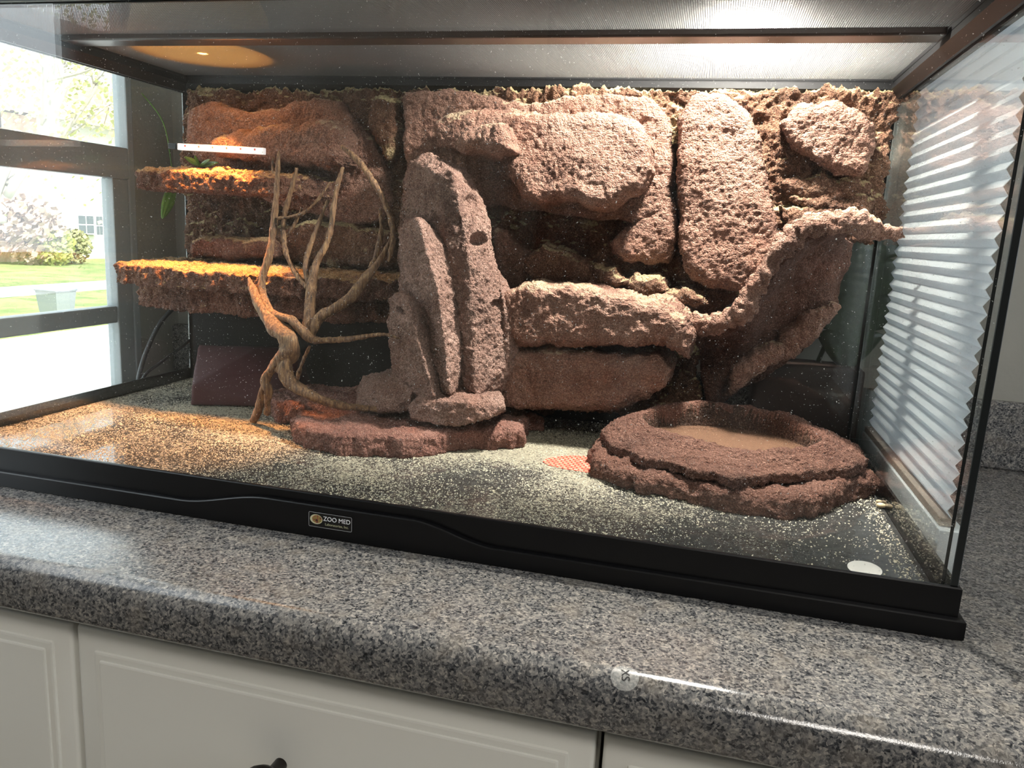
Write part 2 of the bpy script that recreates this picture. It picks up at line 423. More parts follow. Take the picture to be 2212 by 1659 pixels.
# unseen ceiling light added to fill the room with light
cl = tag(empty('added_ceiling_light', (0.35, -1.5, ZC)), 'round white ceiling light, unseen, added for room fill', 'ceiling light')
bm = bmesh.new(); bmesh.ops.create_cone(bm, segments=48, radius1=0.24, radius2=0.27, depth=0.05, cap_ends=True, matrix=Matrix.Translation((0.35, -1.5, ZC - 0.025)))
from_bm('diffuser', bm, emit('added_lamp_glow', (1.0, 0.95, 0.88), 32.0), cl)
bm = bmesh.new(); bmesh.ops.create_cone(bm, segments=48, radius1=0.285, radius2=0.285, depth=0.012, cap_ends=True, matrix=Matrix.Translation((0.35, -1.5, ZC - 0.006)))
from_bm('rim', bm, CABINET, cl)

# ------------------------------------------------------------------ counter, backsplash, cabinets
prof = [(BY, 0.0), (-0.118, 0.0)] + [(-0.118 - 0.018 * math.sin(a), -0.018 + 0.018 * math.cos(a)) for a in np.linspace(0.15, math.pi / 2, 8)] + \
       [(-0.136, -0.030)] + [(-0.128 - 0.008 * math.cos(a), -0.030 - 0.008 * math.sin(a)) for a in np.linspace(0.2, math.pi / 2, 5)] + [(BY, -0.038)]
xs = [WX, RWX]; V = []; n = len(prof)
for x in xs: V += [(x, y, z) for (y, z) in prof]
F = [[k, (k + 1) % n, n + (k + 1) % n, n + k] for k in range(n)] + [list(range(n))[::-1], [n + k for k in range(n)]]
bm = bmesh.new(); vv = [bm.verts.new(v) for v in V]
for f in F: bm.faces.new([vv[k] for k in f])
ct = from_bm('countertop', bm, COUNTER, None, True)
ct.data.polygons.foreach_set('use_smooth', [len(p.vertices) == 4 for p in ct.data.polygons])
bpy.context.view_layer.update()
tag(ct, 'grey speckled laminate countertop with a rounded front edge', 'countertop')
md = ct.modifiers.new('n', 'EDGE_SPLIT'); md.split_angle = math.radians(40)
bs = box('backsplash', WX, RWX, BY - 0.018, BY, 0.0, 0.085, COUNTER, None, 0.005, 3, True)
tag(bs, 'low grey speckled backsplash along the beige wall', 'backsplash')

def cabinet(x0, x1, ztop, zbot, label, knob=None):
    r = tag(empty('base_cabinet', ((x0 + x1) / 2, 0.2, ZF)), label, 'cabinet', 'white base cabinets under the counter')
    box('body', x0 - 0.0, x1 + 0.0, -0.092, BY - 0.01, ZF + 0.002, -0.0385, CABINET, r)
    yf = -0.1125
    fr = box('drawer_front', x0 + 0.0016, x1 - 0.0016, yf, -0.0925, zbot, ztop, CABINET, r, 0.003, 2, True)
    # routed panel: raised field inside a bevelled frame
    a, b, c, d = x0 + 0.018, x1 - 0.018, zbot + 0.018, ztop - 0.018
    bm = bmesh.new(); bm_box(bm, a, b, yf - 0.0022, yf + 0.002, c, d, 0.0018, 2)
    from_bm('panel_bead', bm, CABINET, fr, False)
    bm = bmesh.new(); bm_box(bm, a + 0.006, b - 0.006, yf - 0.0040, yf - 0.001, c + 0.006, d - 0.006, 0.0015, 2)
    from_bm('panel', bm, CABINET, fr, False)
    if knob:
        kx, kz = knob
        bm = bmesh.new()
        prof_ = [(0.005, 0.0), (0.005, 0.012), (0.012, 0.017), (0.015, 0.022), (0.013, 0.027), (0.006, 0.0295), (0.0, 0.030)]
        bm_v = []
        for (rr, dd) in prof_:
            bm_v.append([bm.verts.new((kx + rr * math.cos(t), yf - 0.004 - dd, kz + rr * math.sin(t))) for t in np.linspace(0, 2 * math.pi, 24, endpoint=False)])
        for i in range(len(bm_v) - 1):
            for k in range(24):
                bm.faces.new([bm_v[i][k], bm_v[i][(k + 1) % 24], bm_v[i + 1][(k + 1) % 24], bm_v[i + 1][k]])
        k = from_bm('knob', bm, plain('dark_bronze', (0.02, 0.016, 0.013), 0.35, 0.5, 0.6), fr)
        k['label'] = 'dark bronze round knob'
    return r
cabinet(-0.998, -0.6265, -0.052, -0.50, 'white painted cabinet front at the left edge, beside the knobbed drawer')
cabinet(-0.6245, -0.2235, -0.052, -0.245, 'wide white drawer front with a dark knob, between the other two cabinets', knob=(-0.4475, -0.1264))
cabinet(-0.2215, 0.24, -0.052, -0.245, 'white painted drawer front at the right, below the sticker on the counter')

# round clear size sticker on the counter's front edge
stk = tag(empty('round_sticker', (-0.2095, -0.128, 0.0)), 'small clear round sticker with dark letters XS on the counter edge', 'sticker')
bm = bmesh.new(); bmesh.ops.create_cone(bm, segments=40, radius1=0.0085, radius2=0.0085, depth=0.0004, cap_ends=True)
t_ = NT('clear_sticker'); p_ = t_.principled(Base_Color=(0.62, 0.61, 0.58), Roughness=0.25, Alpha=0.28)
def wrap_edge(x, y, lift):
    """lay a flat point over the counter's rounded front edge"""
    if y >= -0.118: return (x, y, lift)
    a = (-0.118 - y) / 0.018
    return (x, -0.118 - (0.018 + lift) * math.sin(a), -0.018 + (0.018 + lift) * math.cos(a))
bmesh.ops.subdivide_edges(bm, edges=[e_ for e_ in bm.edges], cuts=1)
bm.free(); bm = bmesh.new(); rings = []
for r_ in np.linspace(0, 0.0085, 9):
    rings.append([bm.verts.new(wrap_edge(-0.2095 + r_ * math.cos(a), -0.1262 + r_ * math.sin(a), 0.0003)) for a in np.linspace(0, 2 * math.pi, 40, endpoint=False)] if r_ > 0 else [bm.verts.new(wrap_edge(-0.2095, -0.1262, 0.0003))])
for k in range(40): bm.faces.new([rings[0][0], rings[1][k], rings[1][(k + 1) % 40]])
for a_, b_ in zip(rings[1:-1], rings[2:]):
    for k in range(40): bm.faces.new([a_[k], b_[k], b_[(k + 1) % 40], a_[(k + 1) % 40]])
from_bm('film', bm, t_.m, stk)
def text_mesh(name, body, size, mat, parent, M4, extrude=0.0001, font=None):
    cu = bpy.data.curves.new(name, 'FONT'); cu.body = body; cu.size = size; cu.extrude = extrude; cu.align_x = 'CENTER'; cu.align_y = 'CENTER'
    o = bpy.data.objects.new('tmp', cu); COL.objects.link(o)
    dg = bpy.context.evaluated_depsgraph_get(); dg.update()
    me = bpy.data.meshes.new_from_object(o.evaluated_get(dg)); bpy.data.objects.remove(o); bpy.data.curves.remove(cu)
    me.transform(M4); me.name = name
    return link(name, me, mat, parent, False)
INK = plain('dark_ink', (0.008, 0.007, 0.009), 0.6, 0.2)
xs_ = text_mesh('lettering', 'XS', 0.0070, INK, stk, Matrix.Translation((-0.2095, -0.1250, 0.0)) @ Matrix.Rotation(math.radians(-80), 4, 'Z'))
for v in xs_.data.vertices: v.co = Vector(wrap_edge(v.co.x, v.co.y, 0.0005 + v.co.z * 0.5))

# ------------------------------------------------------------------ terrarium
TW, TD = 0.91, 0.414
GT = 0.005
ZFL = 0.022                         # floor glass top
ZT0, ZMESH, ZT1 = 0.4195, 0.440, 0.452
tank = tag(empty('glass_terrarium', (-TW / 2, TD / 2, 0)), 'large glass terrarium with black plastic base and rim', 'terrarium')
box('front_pane', -TW, 0, 0, GT, 0.016, ZT1 - 0.004, GLASS_DUSTY, tank)
box('back_pane', -TW, 0, TD - GT, TD, 0.016, ZT1 - 0.004, GLASS, tank)
box('left_pane', -TW, -TW + GT, GT + 0.0004, TD - GT - 0.0004, 0.016, ZT1 - 0.004, GLASS, tank)
box('right_pane', -GT, 0, GT + 0.0004, TD - GT - 0.0004, 0.016, ZT1 - 0.004, GLASS, tank)

def floor_mat():
    t = NT('sandy_floor_glass'); v = t.coord()
    g = t.n('ShaderNodeNewGeometry'); sep = t.n('ShaderNodeSeparateXYZ', {0: g.outputs['Position']})
    dens = t.math('ADD', t.mapr(t.noise(v, 7, 4, 0.6), 0.3, 0.7, -0.15, 0.05),
                  t.math('ADD', t.mapr(sep.outputs[0], -0.30, -0.02, 0.0, -0.16), t.mapr(sep.outputs[1], 0.02, 0.20, -0.05, 0.05)))
    gr = t.math('ADD', t.math('MULTIPLY', t.noise(v, 520, 3, 0.75), 0.75), t.math('MULTIPLY', t.noise(v, 170, 3, 0.6), 0.25))
    s = t.mapr(t.math('ADD', gr, dens), 0.46, 0.53)
    under = t.ramp(t.noise(v, 300, 3, 0.7), [(0.35, (0.020, 0.022, 0.022)), (0.6, (0.055, 0.056, 0.055)), (0.75, (0.10, 0.10, 0.095))])
    sandc = t.ramp(t.noise(v, 420, 3, 0.7), [(0.3, (0.13, 0.118, 0.086)), (0.5, (0.26, 0.236, 0.175)), (0.7, (0.47, 0.43, 0.325))])
    c = t.mix(s, under, sandc)
    rgh = t.mapr(s, 0, 1, 0.05, 0.7)
    p = t.principled(Base_Color=c, Roughness=rgh, Normal=t.bump(t.math('MULTIPLY', gr, s), 0.5, 0.002)); p.inputs['Specular IOR Level'].default_value = 0.5
    return t.m
box('bottom_pane', -TW + GT + 0.0004, -GT - 0.0004, GT + 0.0004, TD - GT - 0.0004, 0.016, ZFL, floor_mat(), tank)

# base frame: stepped black moulding on four sides
def moulding(name, x0, x1, y0, y1, prof_, parent, mat):
    """closed rectangular ring swept from a (out, z) profile around the footprint"""
    bm = bmesh.new(); rings = []
    for (o_, z) in prof_:
        rings.append([bm.verts.new(c) for c in ((x0 - o_, y0 - o_, z), (x1 + o_, y0 - o_, z), (x1 + o_, y1 + o_, z), (x0 - o_, y1 + o_, z))])
    k = len(rings)
    for i in range(k):
        a, b = rings[i], rings[(i + 1) % k]
        for j in range(4): bm.faces.new([a[j], a[(j + 1) % 4], b[(j + 1) % 4], b[j]])
    return from_bm(name, bm, mat, parent, False)
base = moulding('base_frame', -TW, 0, 0, TD, [(-0.016, 0.0), (0.0072, 0.0), (0.0080, 0.001), (0.0080, 0.0135), (0.0070, 0.0145), (0.0035, 0.0148),
                 (0.0035, 0.0352), (0.0028, 0.036), (0.0002, 0.036), (0.0002, 0.0158), (-0.016, 0.0158)], tank, BLACK)
# wave-topped plate carrying the badge on the front of the base
zz = []
for x in np.linspace(-0.905, 0.003, 120):
    s = lambda a, b: (lambda t: t * t * (3 - 2 * t))(min(max((x - a) / (b - a), 0), 1))
    zz.append((x, 0.0146 + 0.0135 * s(-0.61, -0.525) * (1 - s(-0.395, -0.325))))
V = []; F = []
for (x, z) in zz: V += [(x, -0.0036, 0.0005), (x, -0.0085, 0.0005), (x, -0.0085, z - 0.001), (x, -0.0077, z - 0.0002), (x, -0.0036, z)]
for i in range(len(zz) - 1):
    for k in range(5): F.append([i * 5 + k, i * 5 + (k + 1) % 5, (i + 1) * 5 + (k + 1) % 5, (i + 1) * 5 + k])
F += [[0, 1, 2, 3, 4], [(len(zz) - 1) * 5 + k for k in range(5)]]
bm = bmesh.new(); vv = [bm.verts.new(v) for v in V]
for f in F: bm.faces.new([vv[k] for k in f])
plate = from_bm('wave_plate', bm, BLACK, tank, False)
# badge
bx0, bx1, bz0, bz1, by_ = -0.4850, -0.4460, 0.0098, 0.0226, -0.0086
badge = box('badge', bx0, bx1, by_ - 0.0006, by_ + 0.0002, bz0, bz1, plain('badge_black', (0.006, 0.006, 0.006), 0.25), tank, 0.0005)
badge['label'] = 'small black badge reading ZOO MED Laboratories, Inc.'
def rr_ring(x0, x1, z0, z1, r, w_, y):
    pts = []
    for (cx, cz, a0) in ((x1 - r, z1 - r, 0), (x0 + r, z1 - r, 90), (x0 + r, z0 + r, 180), (x1 - r, z0 + r, 270)):
        for a in np.linspace(a0, a0 + 90, 6): pts.append((cx, cz, math.radians(a)))
    V = []; F = []; n = len(pts)
    for (cx, cz, a) in pts:
        for rad in (r, r - w_): V.append((cx + rad * math.cos(a), y, cz + rad * math.sin(a)))
    for k in range(n): F.append([2 * k, 2 * k + 1, 2 * ((k + 1) % n) + 1, 2 * ((k + 1) % n)])
    return V, F
V, F = rr_ring(bx0, bx1, bz0, bz1, 0.0013, 0.0004, by_ - 0.0008)
mesh('badge_border', V, F, plain('badge_silver', (0.35, 0.35, 0.36), 0.4), badge, False)
RX = Matrix.Rotation(math.pi / 2, 4, 'X')
text_mesh('lettering', 'ZOO MED', 0.0053, plain('badge_white', (0.85, 0.85, 0.85), 0.4), badge, Matrix.Translation((-0.4594, by_ - 0.0010, 0.0180)) @ RX)
text_mesh('lettering', 'Laboratories, Inc.', 0.0030, plain('badge_olive', (0.40, 0.40, 0.25), 0.4), badge, Matrix.Translation((-0.4594, by_ - 0.0010, 0.0134)) @ RX)
def disc(name, cx, cz, rx, rz, y, mat, parent):
    V = [(cx + rx * math.cos(a), y, cz + rz * math.sin(a)) for a in np.linspace(0, 2 * math.pi, 32, endpoint=False)]
    return mesh(name, V, [list(range(32))], mat, parent, False)
disc('emblem_ring', -0.4780, 0.0166, 0.0056, 0.0042, by_ - 0.0008, plain('emblem_cream', (0.62, 0.58, 0.38), 0.4), badge)
t_ = NT('emblem_picture'); v_ = t_.coord()
t_.principled(Base_Color=t_.ramp(t_.noise(v_, 420, 3), [(0.35, (0.03, 0.02, 0.01)), (0.47, (0.32, 0.09, 0.05)), (0.58, (0.30, 0.28, 0.07)), (0.7, (0.10, 0.05, 0.02))]), Roughness=0.4)
disc('emblem_picture', -0.4774, 0.0168, 0.0044, 0.0034, by_ - 0.0009, t_.m, badge)

# top rim of the tank
moulding('top_rim', -TW, 0, 0, TD, [(0.004, ZT0), (0.004, ZT1), (-0.012, ZT1), (-0.012, ZT1 - 0.004), (0.0002, ZT1 - 0.0035), (0.0002, ZT0)], tank, BLACK_TOP)
moulding('inner_rim', -TW + GT, -GT, GT, TD - GT, [(-0.0004, ZT0), (-0.0004, ZT1 - 0.0045), (-0.007, ZT1 - 0.0045), (-0.010, ZT0 + 0.010), (-0.003, ZT0)], tank, BLACK_TOP)
# silicone seams in the four corners
def seam(cx, cy, sx, sy, r, name='silicone_seam'):
    V = []; F = []
    prof_ = [(0, 0)] + [(r * (1 - math.sin(a)), r * (1 - math.cos(a))) for a in np.linspace(0, math.pi / 2, 7)]
    for z in (0.022, ZT0 + 0.004): V += [(cx + sx * p[0], cy + sy * p[1], z) for p in prof_]
    n = len(prof_)
    for k in range(n): F.append([k, (k + 1) % n, n + (k + 1) % n, n + k])
    F += [list(range(n)), [n + k for k in range(n)]]
    bm = bmesh.new(); vv = [bm.verts.new(v) for v in V]
    for f in F: bm.faces.new([vv[k] for k in f])
    from_bm(name, bm, SILICONE, tank, False)
e = 0.0004
seam(-GT - e, GT + e, -1, 1, 0.0022); seam(-TW + GT + e, GT + e, 1, 1, 0.006)
seam(-GT - e, TD - GT - e, -1, -1, 0.003); seam(-TW + GT + e, TD - GT - e, 1, -1, 0.005)
# black silicone strip on the outside of the front right edge, spreading at the foot
bm = bmesh.new(); bm_box(bm, -0.0040, 0.0012, -0.0012, -0.0002, 0.036, ZT0, 0.0004, 1); bm_box(bm, 0.0002, 0.0014, -0.0008, 0.006, 0.036, ZT0, 0.0004, 1)
from_bm('edge_strip', bm, SILICONE, tank, False)
V = [(-GT - e, GT + 0.0005, ZFL)]; rr = 0.020
for a in np.linspace(0, math.pi / 2, 9): V.append((-GT - e - rr * (1 - math.sin(a)), GT + 0.0005, ZFL + 0.0 + rr * (1 - math.cos(a))))
bmV = [(x, y + dy, z) for dy in (0, 0.0008) for (x, y, z) in V]
n = len(V); F = [list(range(n)), [n + k for k in range(n)][::-1]] + [[k, (k + 1) % n, n + (k + 1) % n, n + k] for k in range(n)]
bm = bmesh.new(); vv = [bm.verts.new(v) for v in bmV]
for f in F: bm.faces.new([vv[k] for k in f])
from_bm('corner_fillet', bm, SILICONE, tank, False)

# screen lid: frame, centre bar, woven wire
lid = tag(empty('screen_lid', (-TW / 2, TD / 2, ZT1)), 'black framed wire mesh lid with a centre bar', 'lid')
moulding('lid_frame', -TW + 0.014, -0.014, 0.014, TD - 0.014, [(0.0, ZMESH - 0.003), (0.0, ZT1 + 0.006), (0.016, ZT1 + 0.006), (0.016, ZT1 + 0.001), (0.002, ZT1 + 0.001), (0.002, ZMESH - 0.003)], lid, BLACK_TOP)
box('centre_bar', -TW + 0.016, -0.016, 0.185, 0.213, ZMESH - 0.006, ZMESH + 0.004, plain('brown_black_bar', (0.045, 0.028, 0.022), 0.28), lid, 0.002)
def wire_mesh():
    pitch, wr = 0.0018, 0.00020
    V = []; F = []
    def bar(p, q, ax):
        b = len(V)
        for c in (p, q):
            for (u, w_) in ((wr, 0), (0, wr), (-wr, 0), (0, -wr)):
                V.append((c[0] + (u if ax == 1 else 0), c[1] + (u if ax == 0 else 0), c[2] + w_))
        for k in range(4): F.append([b + k, b + (k + 1) % 4, b + 4 + (k + 1) % 4, b + 4 + k])
    x = -TW + 0.015
    while x < -0.015: bar((x, 0.015, ZMESH), (x, TD - 0.015, ZMESH), 1); x += pitch
    y = 0.015
    while y < TD - 0.015: bar((-TW + 0.015, y, ZMESH + wr), (-0.015, y, ZMESH + wr), 0); y += pitch
    o = mesh('wire_mesh', V, F, plain('grey_wire', (0.11, 0.11, 0.108), 0.4, 0.5, 0.1), lid, False)
    o['kind'] = 'stuff'
wire_mesh()

# ------------------------------------------------------------------ rock background
bgd = tag(empty('rock_background', (-TW / 2, TD - 0.01, 0.2)), 'sculpted reddish brown rock wall lining the back of the terrarium', 'background')
YB = 0.4075
FINE = ((170, .0011, 2, True, 3.3), (330, .0011, 2, False, 1.7))
def wallrock(name, poly, Yp, bulge, w=0.03, mat=ROCK_WALL, layers=None, tilt=(0, 0), seed=0, rough=0.0035, step=0.0016, label=None, Yback=YB, pits=(), flare=0.0):
    uv = np.array([UY(px, py, Yp)[[0, 2]] for (px, py) in poly])
    uv[:, 0] = np.clip(uv[:, 0], -TW + GT + 0.005, -GT - 0.005)
    layers = (layers or ((18, .0035, 3, False, seed), (60, .0013, 3, True, seed + 5))) + FINE
    rows = max(4, int((Yback - Yp) / 0.0025)); w = w * 0.5
    o = relief(name, uv, Yback, Yp, mat, bgd, 'wall', bulge=bulge, w=w, step=step, layers=layers, rough=rough, seed=seed, cap=False, rows=rows, tilt=tilt, pits=pits, flare=flare)
    if label: o['label'] = label
    return o
foam = [(405, 196), (700, 205), (900, 190), (1400, 195), (1700, 192), (1936, 200), (1920, 330), (1905, 470), (1885, 520), (1840, 520), (1700, 540), (1640, 620), (1520, 690), (1500, 800),
        (1500, 885), (1095, 890), (1090, 720), (860, 668), (600, 660), (418, 660), (405, 560), (398, 400)]
wallrock('foam_crust', foam, 0.3985, 0.004, 0.02, ROCK_FOAM, layers=((18, .007, 3, False, 3), (55, .0045, 4, True, 9), (150, .0022, 2, True, 2)), rough=0.004, step=0.0016, label='rough brown crust dusted with pale sand')
wallrock('rock', [(425, 235), (470, 222), (560, 245), (640, 222), (695, 208), (730, 225), (765, 262), (805, 305), (838, 365), (842, 430), (830, 478), (760, 490), (690, 470), (560, 420), (430, 345), (415, 280)], 0.380, 0.010, 0.02, seed=1, tilt=(0.05, 0.0))
wallrock('rock', [(462, 316), (490, 291), (560, 276), (625, 268), (655, 273), (690, 260), (722, 262), (740, 287), (752, 330), (738, 360), (700, 366), (640, 356), (560, 352), (480, 340)], 0.335, 0.020, 0.025, seed=2)
wallrock('rock', [(806, 215), (830, 205), (862, 215), (866, 260), (862, 320), (850, 352), (832, 345), (812, 300), (804, 255)], 0.382, 0.012, 0.02, ROCK_FOAM, seed=3)
wallrock('rock', [(876, 205), (960, 194), (1050, 203), (1100, 221), (1170, 224), (1225, 205), (1395, 208), (1445, 260), (1455, 380), (1440, 450), (1380, 480), (1260, 470), (1120, 450), (1010, 440), (900, 400), (876, 330)], 0.378, 0.008, 0.02, seed=4, tilt=(0, 0.03))
wallrock('rock', [(932, 270), (958, 243), (1000, 232), (1100, 233), (1200, 240), (1330, 240), (1385, 265), (1406, 320), (1402, 375), (1378, 418), (1335, 440), (1285, 450), (1235, 436), (1175, 440), (1135, 432), (1112, 395), (1085, 335), (1000, 330), (948, 318)], 0.322, 0.016, 0.03, seed=5, tilt=(0, 0.28), layers=((18, .0035, 3, False, 5), (60, .0008, 3, True, 10)))
wallrock('rock', [(972, 318), (1000, 293), (1060, 268), (1085, 268), (1104, 298), (1110, 328), (1060, 337), (1010, 333)], 0.276, 0.012, 0.03, seed=6)
wallrock('rock', [(1318, 530), (1350, 490), (1400, 465), (1440, 425), (1462, 440), (1458, 530), (1440, 566), (1395, 572), (1345, 562)], 0.376, 0.012, 0.025, seed=7)
wallrock('rock', [(1462, 260), (1500, 205), (1560, 197), (1612, 232), (1642, 290), (1662, 400), (1682, 500), (1692, 565), (1650, 600), (1605, 626), (1525, 617), (1482, 582), (1464, 520), (1463, 400)], 0.362, 0.012, 0.03, seed=8, tilt=(0, 0.06), layers=((18, .0035, 3, False, 8), (60, .0009, 3, True, 10)))
wallrock('rock', [(1688, 268), (1718, 236), (1790, 220), (1845, 237), (1882, 272), (1888, 322), (1872, 382), (1805, 376), (1765, 345), (1700, 305)], 0.374, 0.012, 0.025, seed=9)
# crumbly strata under the right hand stones
for k, (x0, y0, x1, y1, hgt) in enumerate([(1690, 385, 1885, 392, 40), (1705, 425, 1890, 430, 34), (1690, 448, 1800, 455, 40)]):
    wallrock('stratum', [(x0, y0), ((x0 + x1) / 2, y0 - 8), (x1, y1), (x1 - 8, y1 + hgt), ((x0 + x1) / 2, y0 + hgt + 6), (x0 + 10, y0 + hgt)], 0.388, 0.010, 0.030, ROCK_RUBBLE, seed=20 + k, rough=0.009, step=0.0016)
# rubble above the lower boulders
wallrock('rock', [(1062, 500), (1100, 505), (1150, 560), (1146, 612), (1110, 632), (1080, 600)], 0.372, 0.012, 0.02, seed=11)
wallrock('rock', [(1150, 540), (1185, 532), (1260, 565), (1325, 590), (1330, 608), (1250, 620), (1160, 622), (1140, 585)], 0.352, 0.012, 0.02, ROCK_RUBBLE, seed=12, rough=0.007)
wallrock('rock', [(1262, 606), (1290, 580), (1330, 578), (1352, 600), (1340, 622), (1290, 622)], 0.345, 0.010, 0.02, ROCK_RUBBLE, seed=13, rough=0.006)
wallrock('rock', [(1345, 612), (1380, 596), (1430, 602), (1448, 628), (1420, 648), (1360, 636)], 0.350, 0.010, 0.02, ROCK_RUBBLE, seed=18, rough=0.006)
wallrock('rock', [(1440, 628), (1480, 618), (1525, 640), (1535, 664), (1490, 668), (1448, 652)], 0.345, 0.010, 0.02, ROCK_RUBBLE, seed=19, rough=0.006)
# lower boulders
wallrock('rock', [(1085, 640), (1150, 616), (1235, 613), (1335, 630), (1450, 652), (1488, 682), (1504, 722), (1486, 772), (1440, 748), (1380, 738), (1300, 748), (1180, 748), (1085, 742)], 0.295, 0.020, 0.03, seed=14, layers=((18, .005, 3, False, 14), (60, .0020, 3, True, 4)))
wallrock('rock', [(1085, 758), (1200, 748), (1330, 762), (1432, 764), (1448, 790), (1440, 832), (1395, 862), (1300, 884), (1150, 888), (1085, 872)], 0.312, 0.022, 0.03, seed=15, layers=((18, .005, 3, False, 15), (60, .0020, 3, True, 6)))
# stone block on the lower shelf and rough wall behind the shelves
wallrock('rock', [(424, 520), (450, 512), (585, 514), (596, 540), (590, 558), (425, 556)], 0.340, 0.012, 0.015, ROCK_LEDGE, seed=16)
wallrock('rock', [(640, 480), (740, 485), (850, 500), (850, 575), (700, 575), (610, 560), (600, 500)], 0.375, 0.015, 0.02, ROCK_FOAM, seed=17, rough=0.006)

def shelf(name, plan, z0, z1, bulge, mat, seed, w=0.02, layers=None, parent=None, flare=0.0, step=0.0018, label=None, rows=12, height=None, rough=0.004, pits=(), rnd=0.35):
    layers = (layers or ((25, .003, 3, False, seed), (70, .0030, 3, True, seed + 2))) + FINE
    o = relief(name, np.array(plan, float), z0, z1, mat, parent or bgd, 'plan', bulge=bulge, w=w, step=step, layers=layers, rough=rough, seed=seed, cap=True, rows=rows, flare=flare, height=height, pits=pits, rnd=rnd)
    if label: o['label'] = label
    return o
shelf('ledge', [(-0.897, 0.400), (-0.897, 0.262), (-0.89, 0.247), (-0.80, 0.240), (-0.70, 0.246), (-0.61, 0.262), (-0.555, 0.285), (-0.535, 0.33), (-0.53, 0.400)], 0.170, 0.190, 0.006, ROCK_LEDGE, 31, label='sandy lower ledge glowing orange under the heat lamp')
shelf('ledge_underside', [(-0.885, 0.400), (-0.885, 0.285), (-0.80, 0.268), (-0.70, 0.272), (-0.62, 0.285), (-0.57, 0.31), (-0.555, 0.400)], 0.140, 0.172, 0.0, ROCK_LEDGE, 32)
shelf('ledge', [(-0.897, 0.400), (-0.897, 0.305), (-0.885, 0.290), (-0.80, 0.288), (-0.72, 0.297), (-0.675, 0.315), (-0.662, 0.345), (-0.668, 0.400)], 0.286, 0.304, 0.008, ROCK_LEDGE, 33, label='upper ledge lit orange')

# hollow rock arch at the right: lip and scooped inner face
lip = [(1490, 705, .335, 24), (1545, 700, .315, 24), (1600, 672, .300, 24), (1632, 625, .292, 20), (1685, 548, .285, 20), (1738, 494, .282, 22), (1790, 482, .280, 26), (1850, 484, .280, 26), (1895, 497, .286, 18), (1950, 505, .2965, 9)]
pts = []
for (px, py, Y, rp) in lip:
    c = UY(px, py, Y); dist = (c - CAM) @ FWD; pts.append([c[0], c[1], c[2], rp / FPX * dist])
arch = tube('arch_lip', pts, ROCK_WALL, bgd, sides=28, per=14)
displace(arch.data, ((30, .004, 3, False, 3), (90, .0035, 4, True, 1), (240, .0012, 2, False, 4)))
inner = [(1500, 712, .34), (1560, 705, .318), (1612, 676, .30), (1645, 628, .293), (1695, 556, .286), (1742, 510, .283), (1790, 505, .283), (1832, 507, .284)]
outer = [(1530, 884), (1575, 858), (1640, 815), (1700, 775), (1752, 735), (1788, 690), (1816, 612), (1832, 525)]
A = catmull([UY(a, b, c) for (a, b, c) in inner], 8); B = catmull([UY(a, b, YB) for (a, b) in outer], 8)
NS = 34; V = []; F = []
for i in range(len(A)):
    for k in range(NS + 1):
        t = k / NS; p = A[i] * (1 - t) + B[i] * t
        p[1] += 0.045 * math.sin(math.pi * min(1, t * 1.15)) * (1 - t)         # scoops back behind the lip
        V.append(p)
for i in range(len(A) - 1):
    for k in range(NS): F.append([i * (NS + 1) + k, i * (NS + 1) + k + 1, (i + 1) * (NS + 1) + k + 1, (i + 1) * (NS + 1) + k])
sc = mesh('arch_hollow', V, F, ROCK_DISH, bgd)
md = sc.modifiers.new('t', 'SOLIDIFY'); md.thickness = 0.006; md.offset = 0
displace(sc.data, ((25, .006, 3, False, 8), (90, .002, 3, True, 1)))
wallrock('rock', [(1672, 775), (1690, 712), (1735, 676), (1795, 655), (1815, 664), (1790, 700), (1745, 742), (1700, 778)], 0.368, 0.012, 0.02, ROCK_WALL, seed=41)
wallrock('rock', [(1566, 858), (1585, 795), (1632, 755), (1690, 740), (1694, 768), (1640, 806), (1590, 848)], 0.360, 0.012, 0.02, ROCK_WALL, seed=42)

# ------------------------------------------------------------------ free-standing ornament: slabs and spires
orn = tag(empty('rock_spire_ornament', (-0.52, 0.25, ZFL)), 'cluster of four pointed rock spires standing on a red brown slab', 'ornament')
def plan_px(pts, Z): return [tuple(UZ(a, b, Z)[:2]) for (a, b) in pts]
front = plan_px([(628, 945), (660, 968), (740, 985), (850, 989), (930, 982), (1010, 972), (1075, 970), (1126, 968), (1136, 930)], ZFL)
shelf('slab', front + [(-0.362, 0.335), (-0.42, 0.350), (-0.52, 0.352), (-0.60, 0.30), (-0.625, 0.235)], ZFL + 0.0006, 0.040, 0.004, ROCK_SLAB, 51, w=0.008, parent=orn, flare=0.001, rows=10, rnd=0.1,
      layers=((22, .0028, 3, False, 5), (45, .0022, 3, True, 7)))
shelf('slab', [(-0.700, 0.300), (-0.69, 0.265), (-0.66, 0.235), (-0.62, 0.225), (-0.56, 0.24), (-0.55, 0.33), (-0.60, 0.355), (-0.67, 0.345)], ZFL + 0.0006, 0.044, 0.004, ROCK_SLAB, 52, w=0.010, parent=orn, flare=0.001, rows=10, rnd=0.1)
def P(px, py, Y): return UY(px, py, Y)
SP = ((26, .0022, 3, False, 1), (60, .0016, 3, True, 6)) + FINE
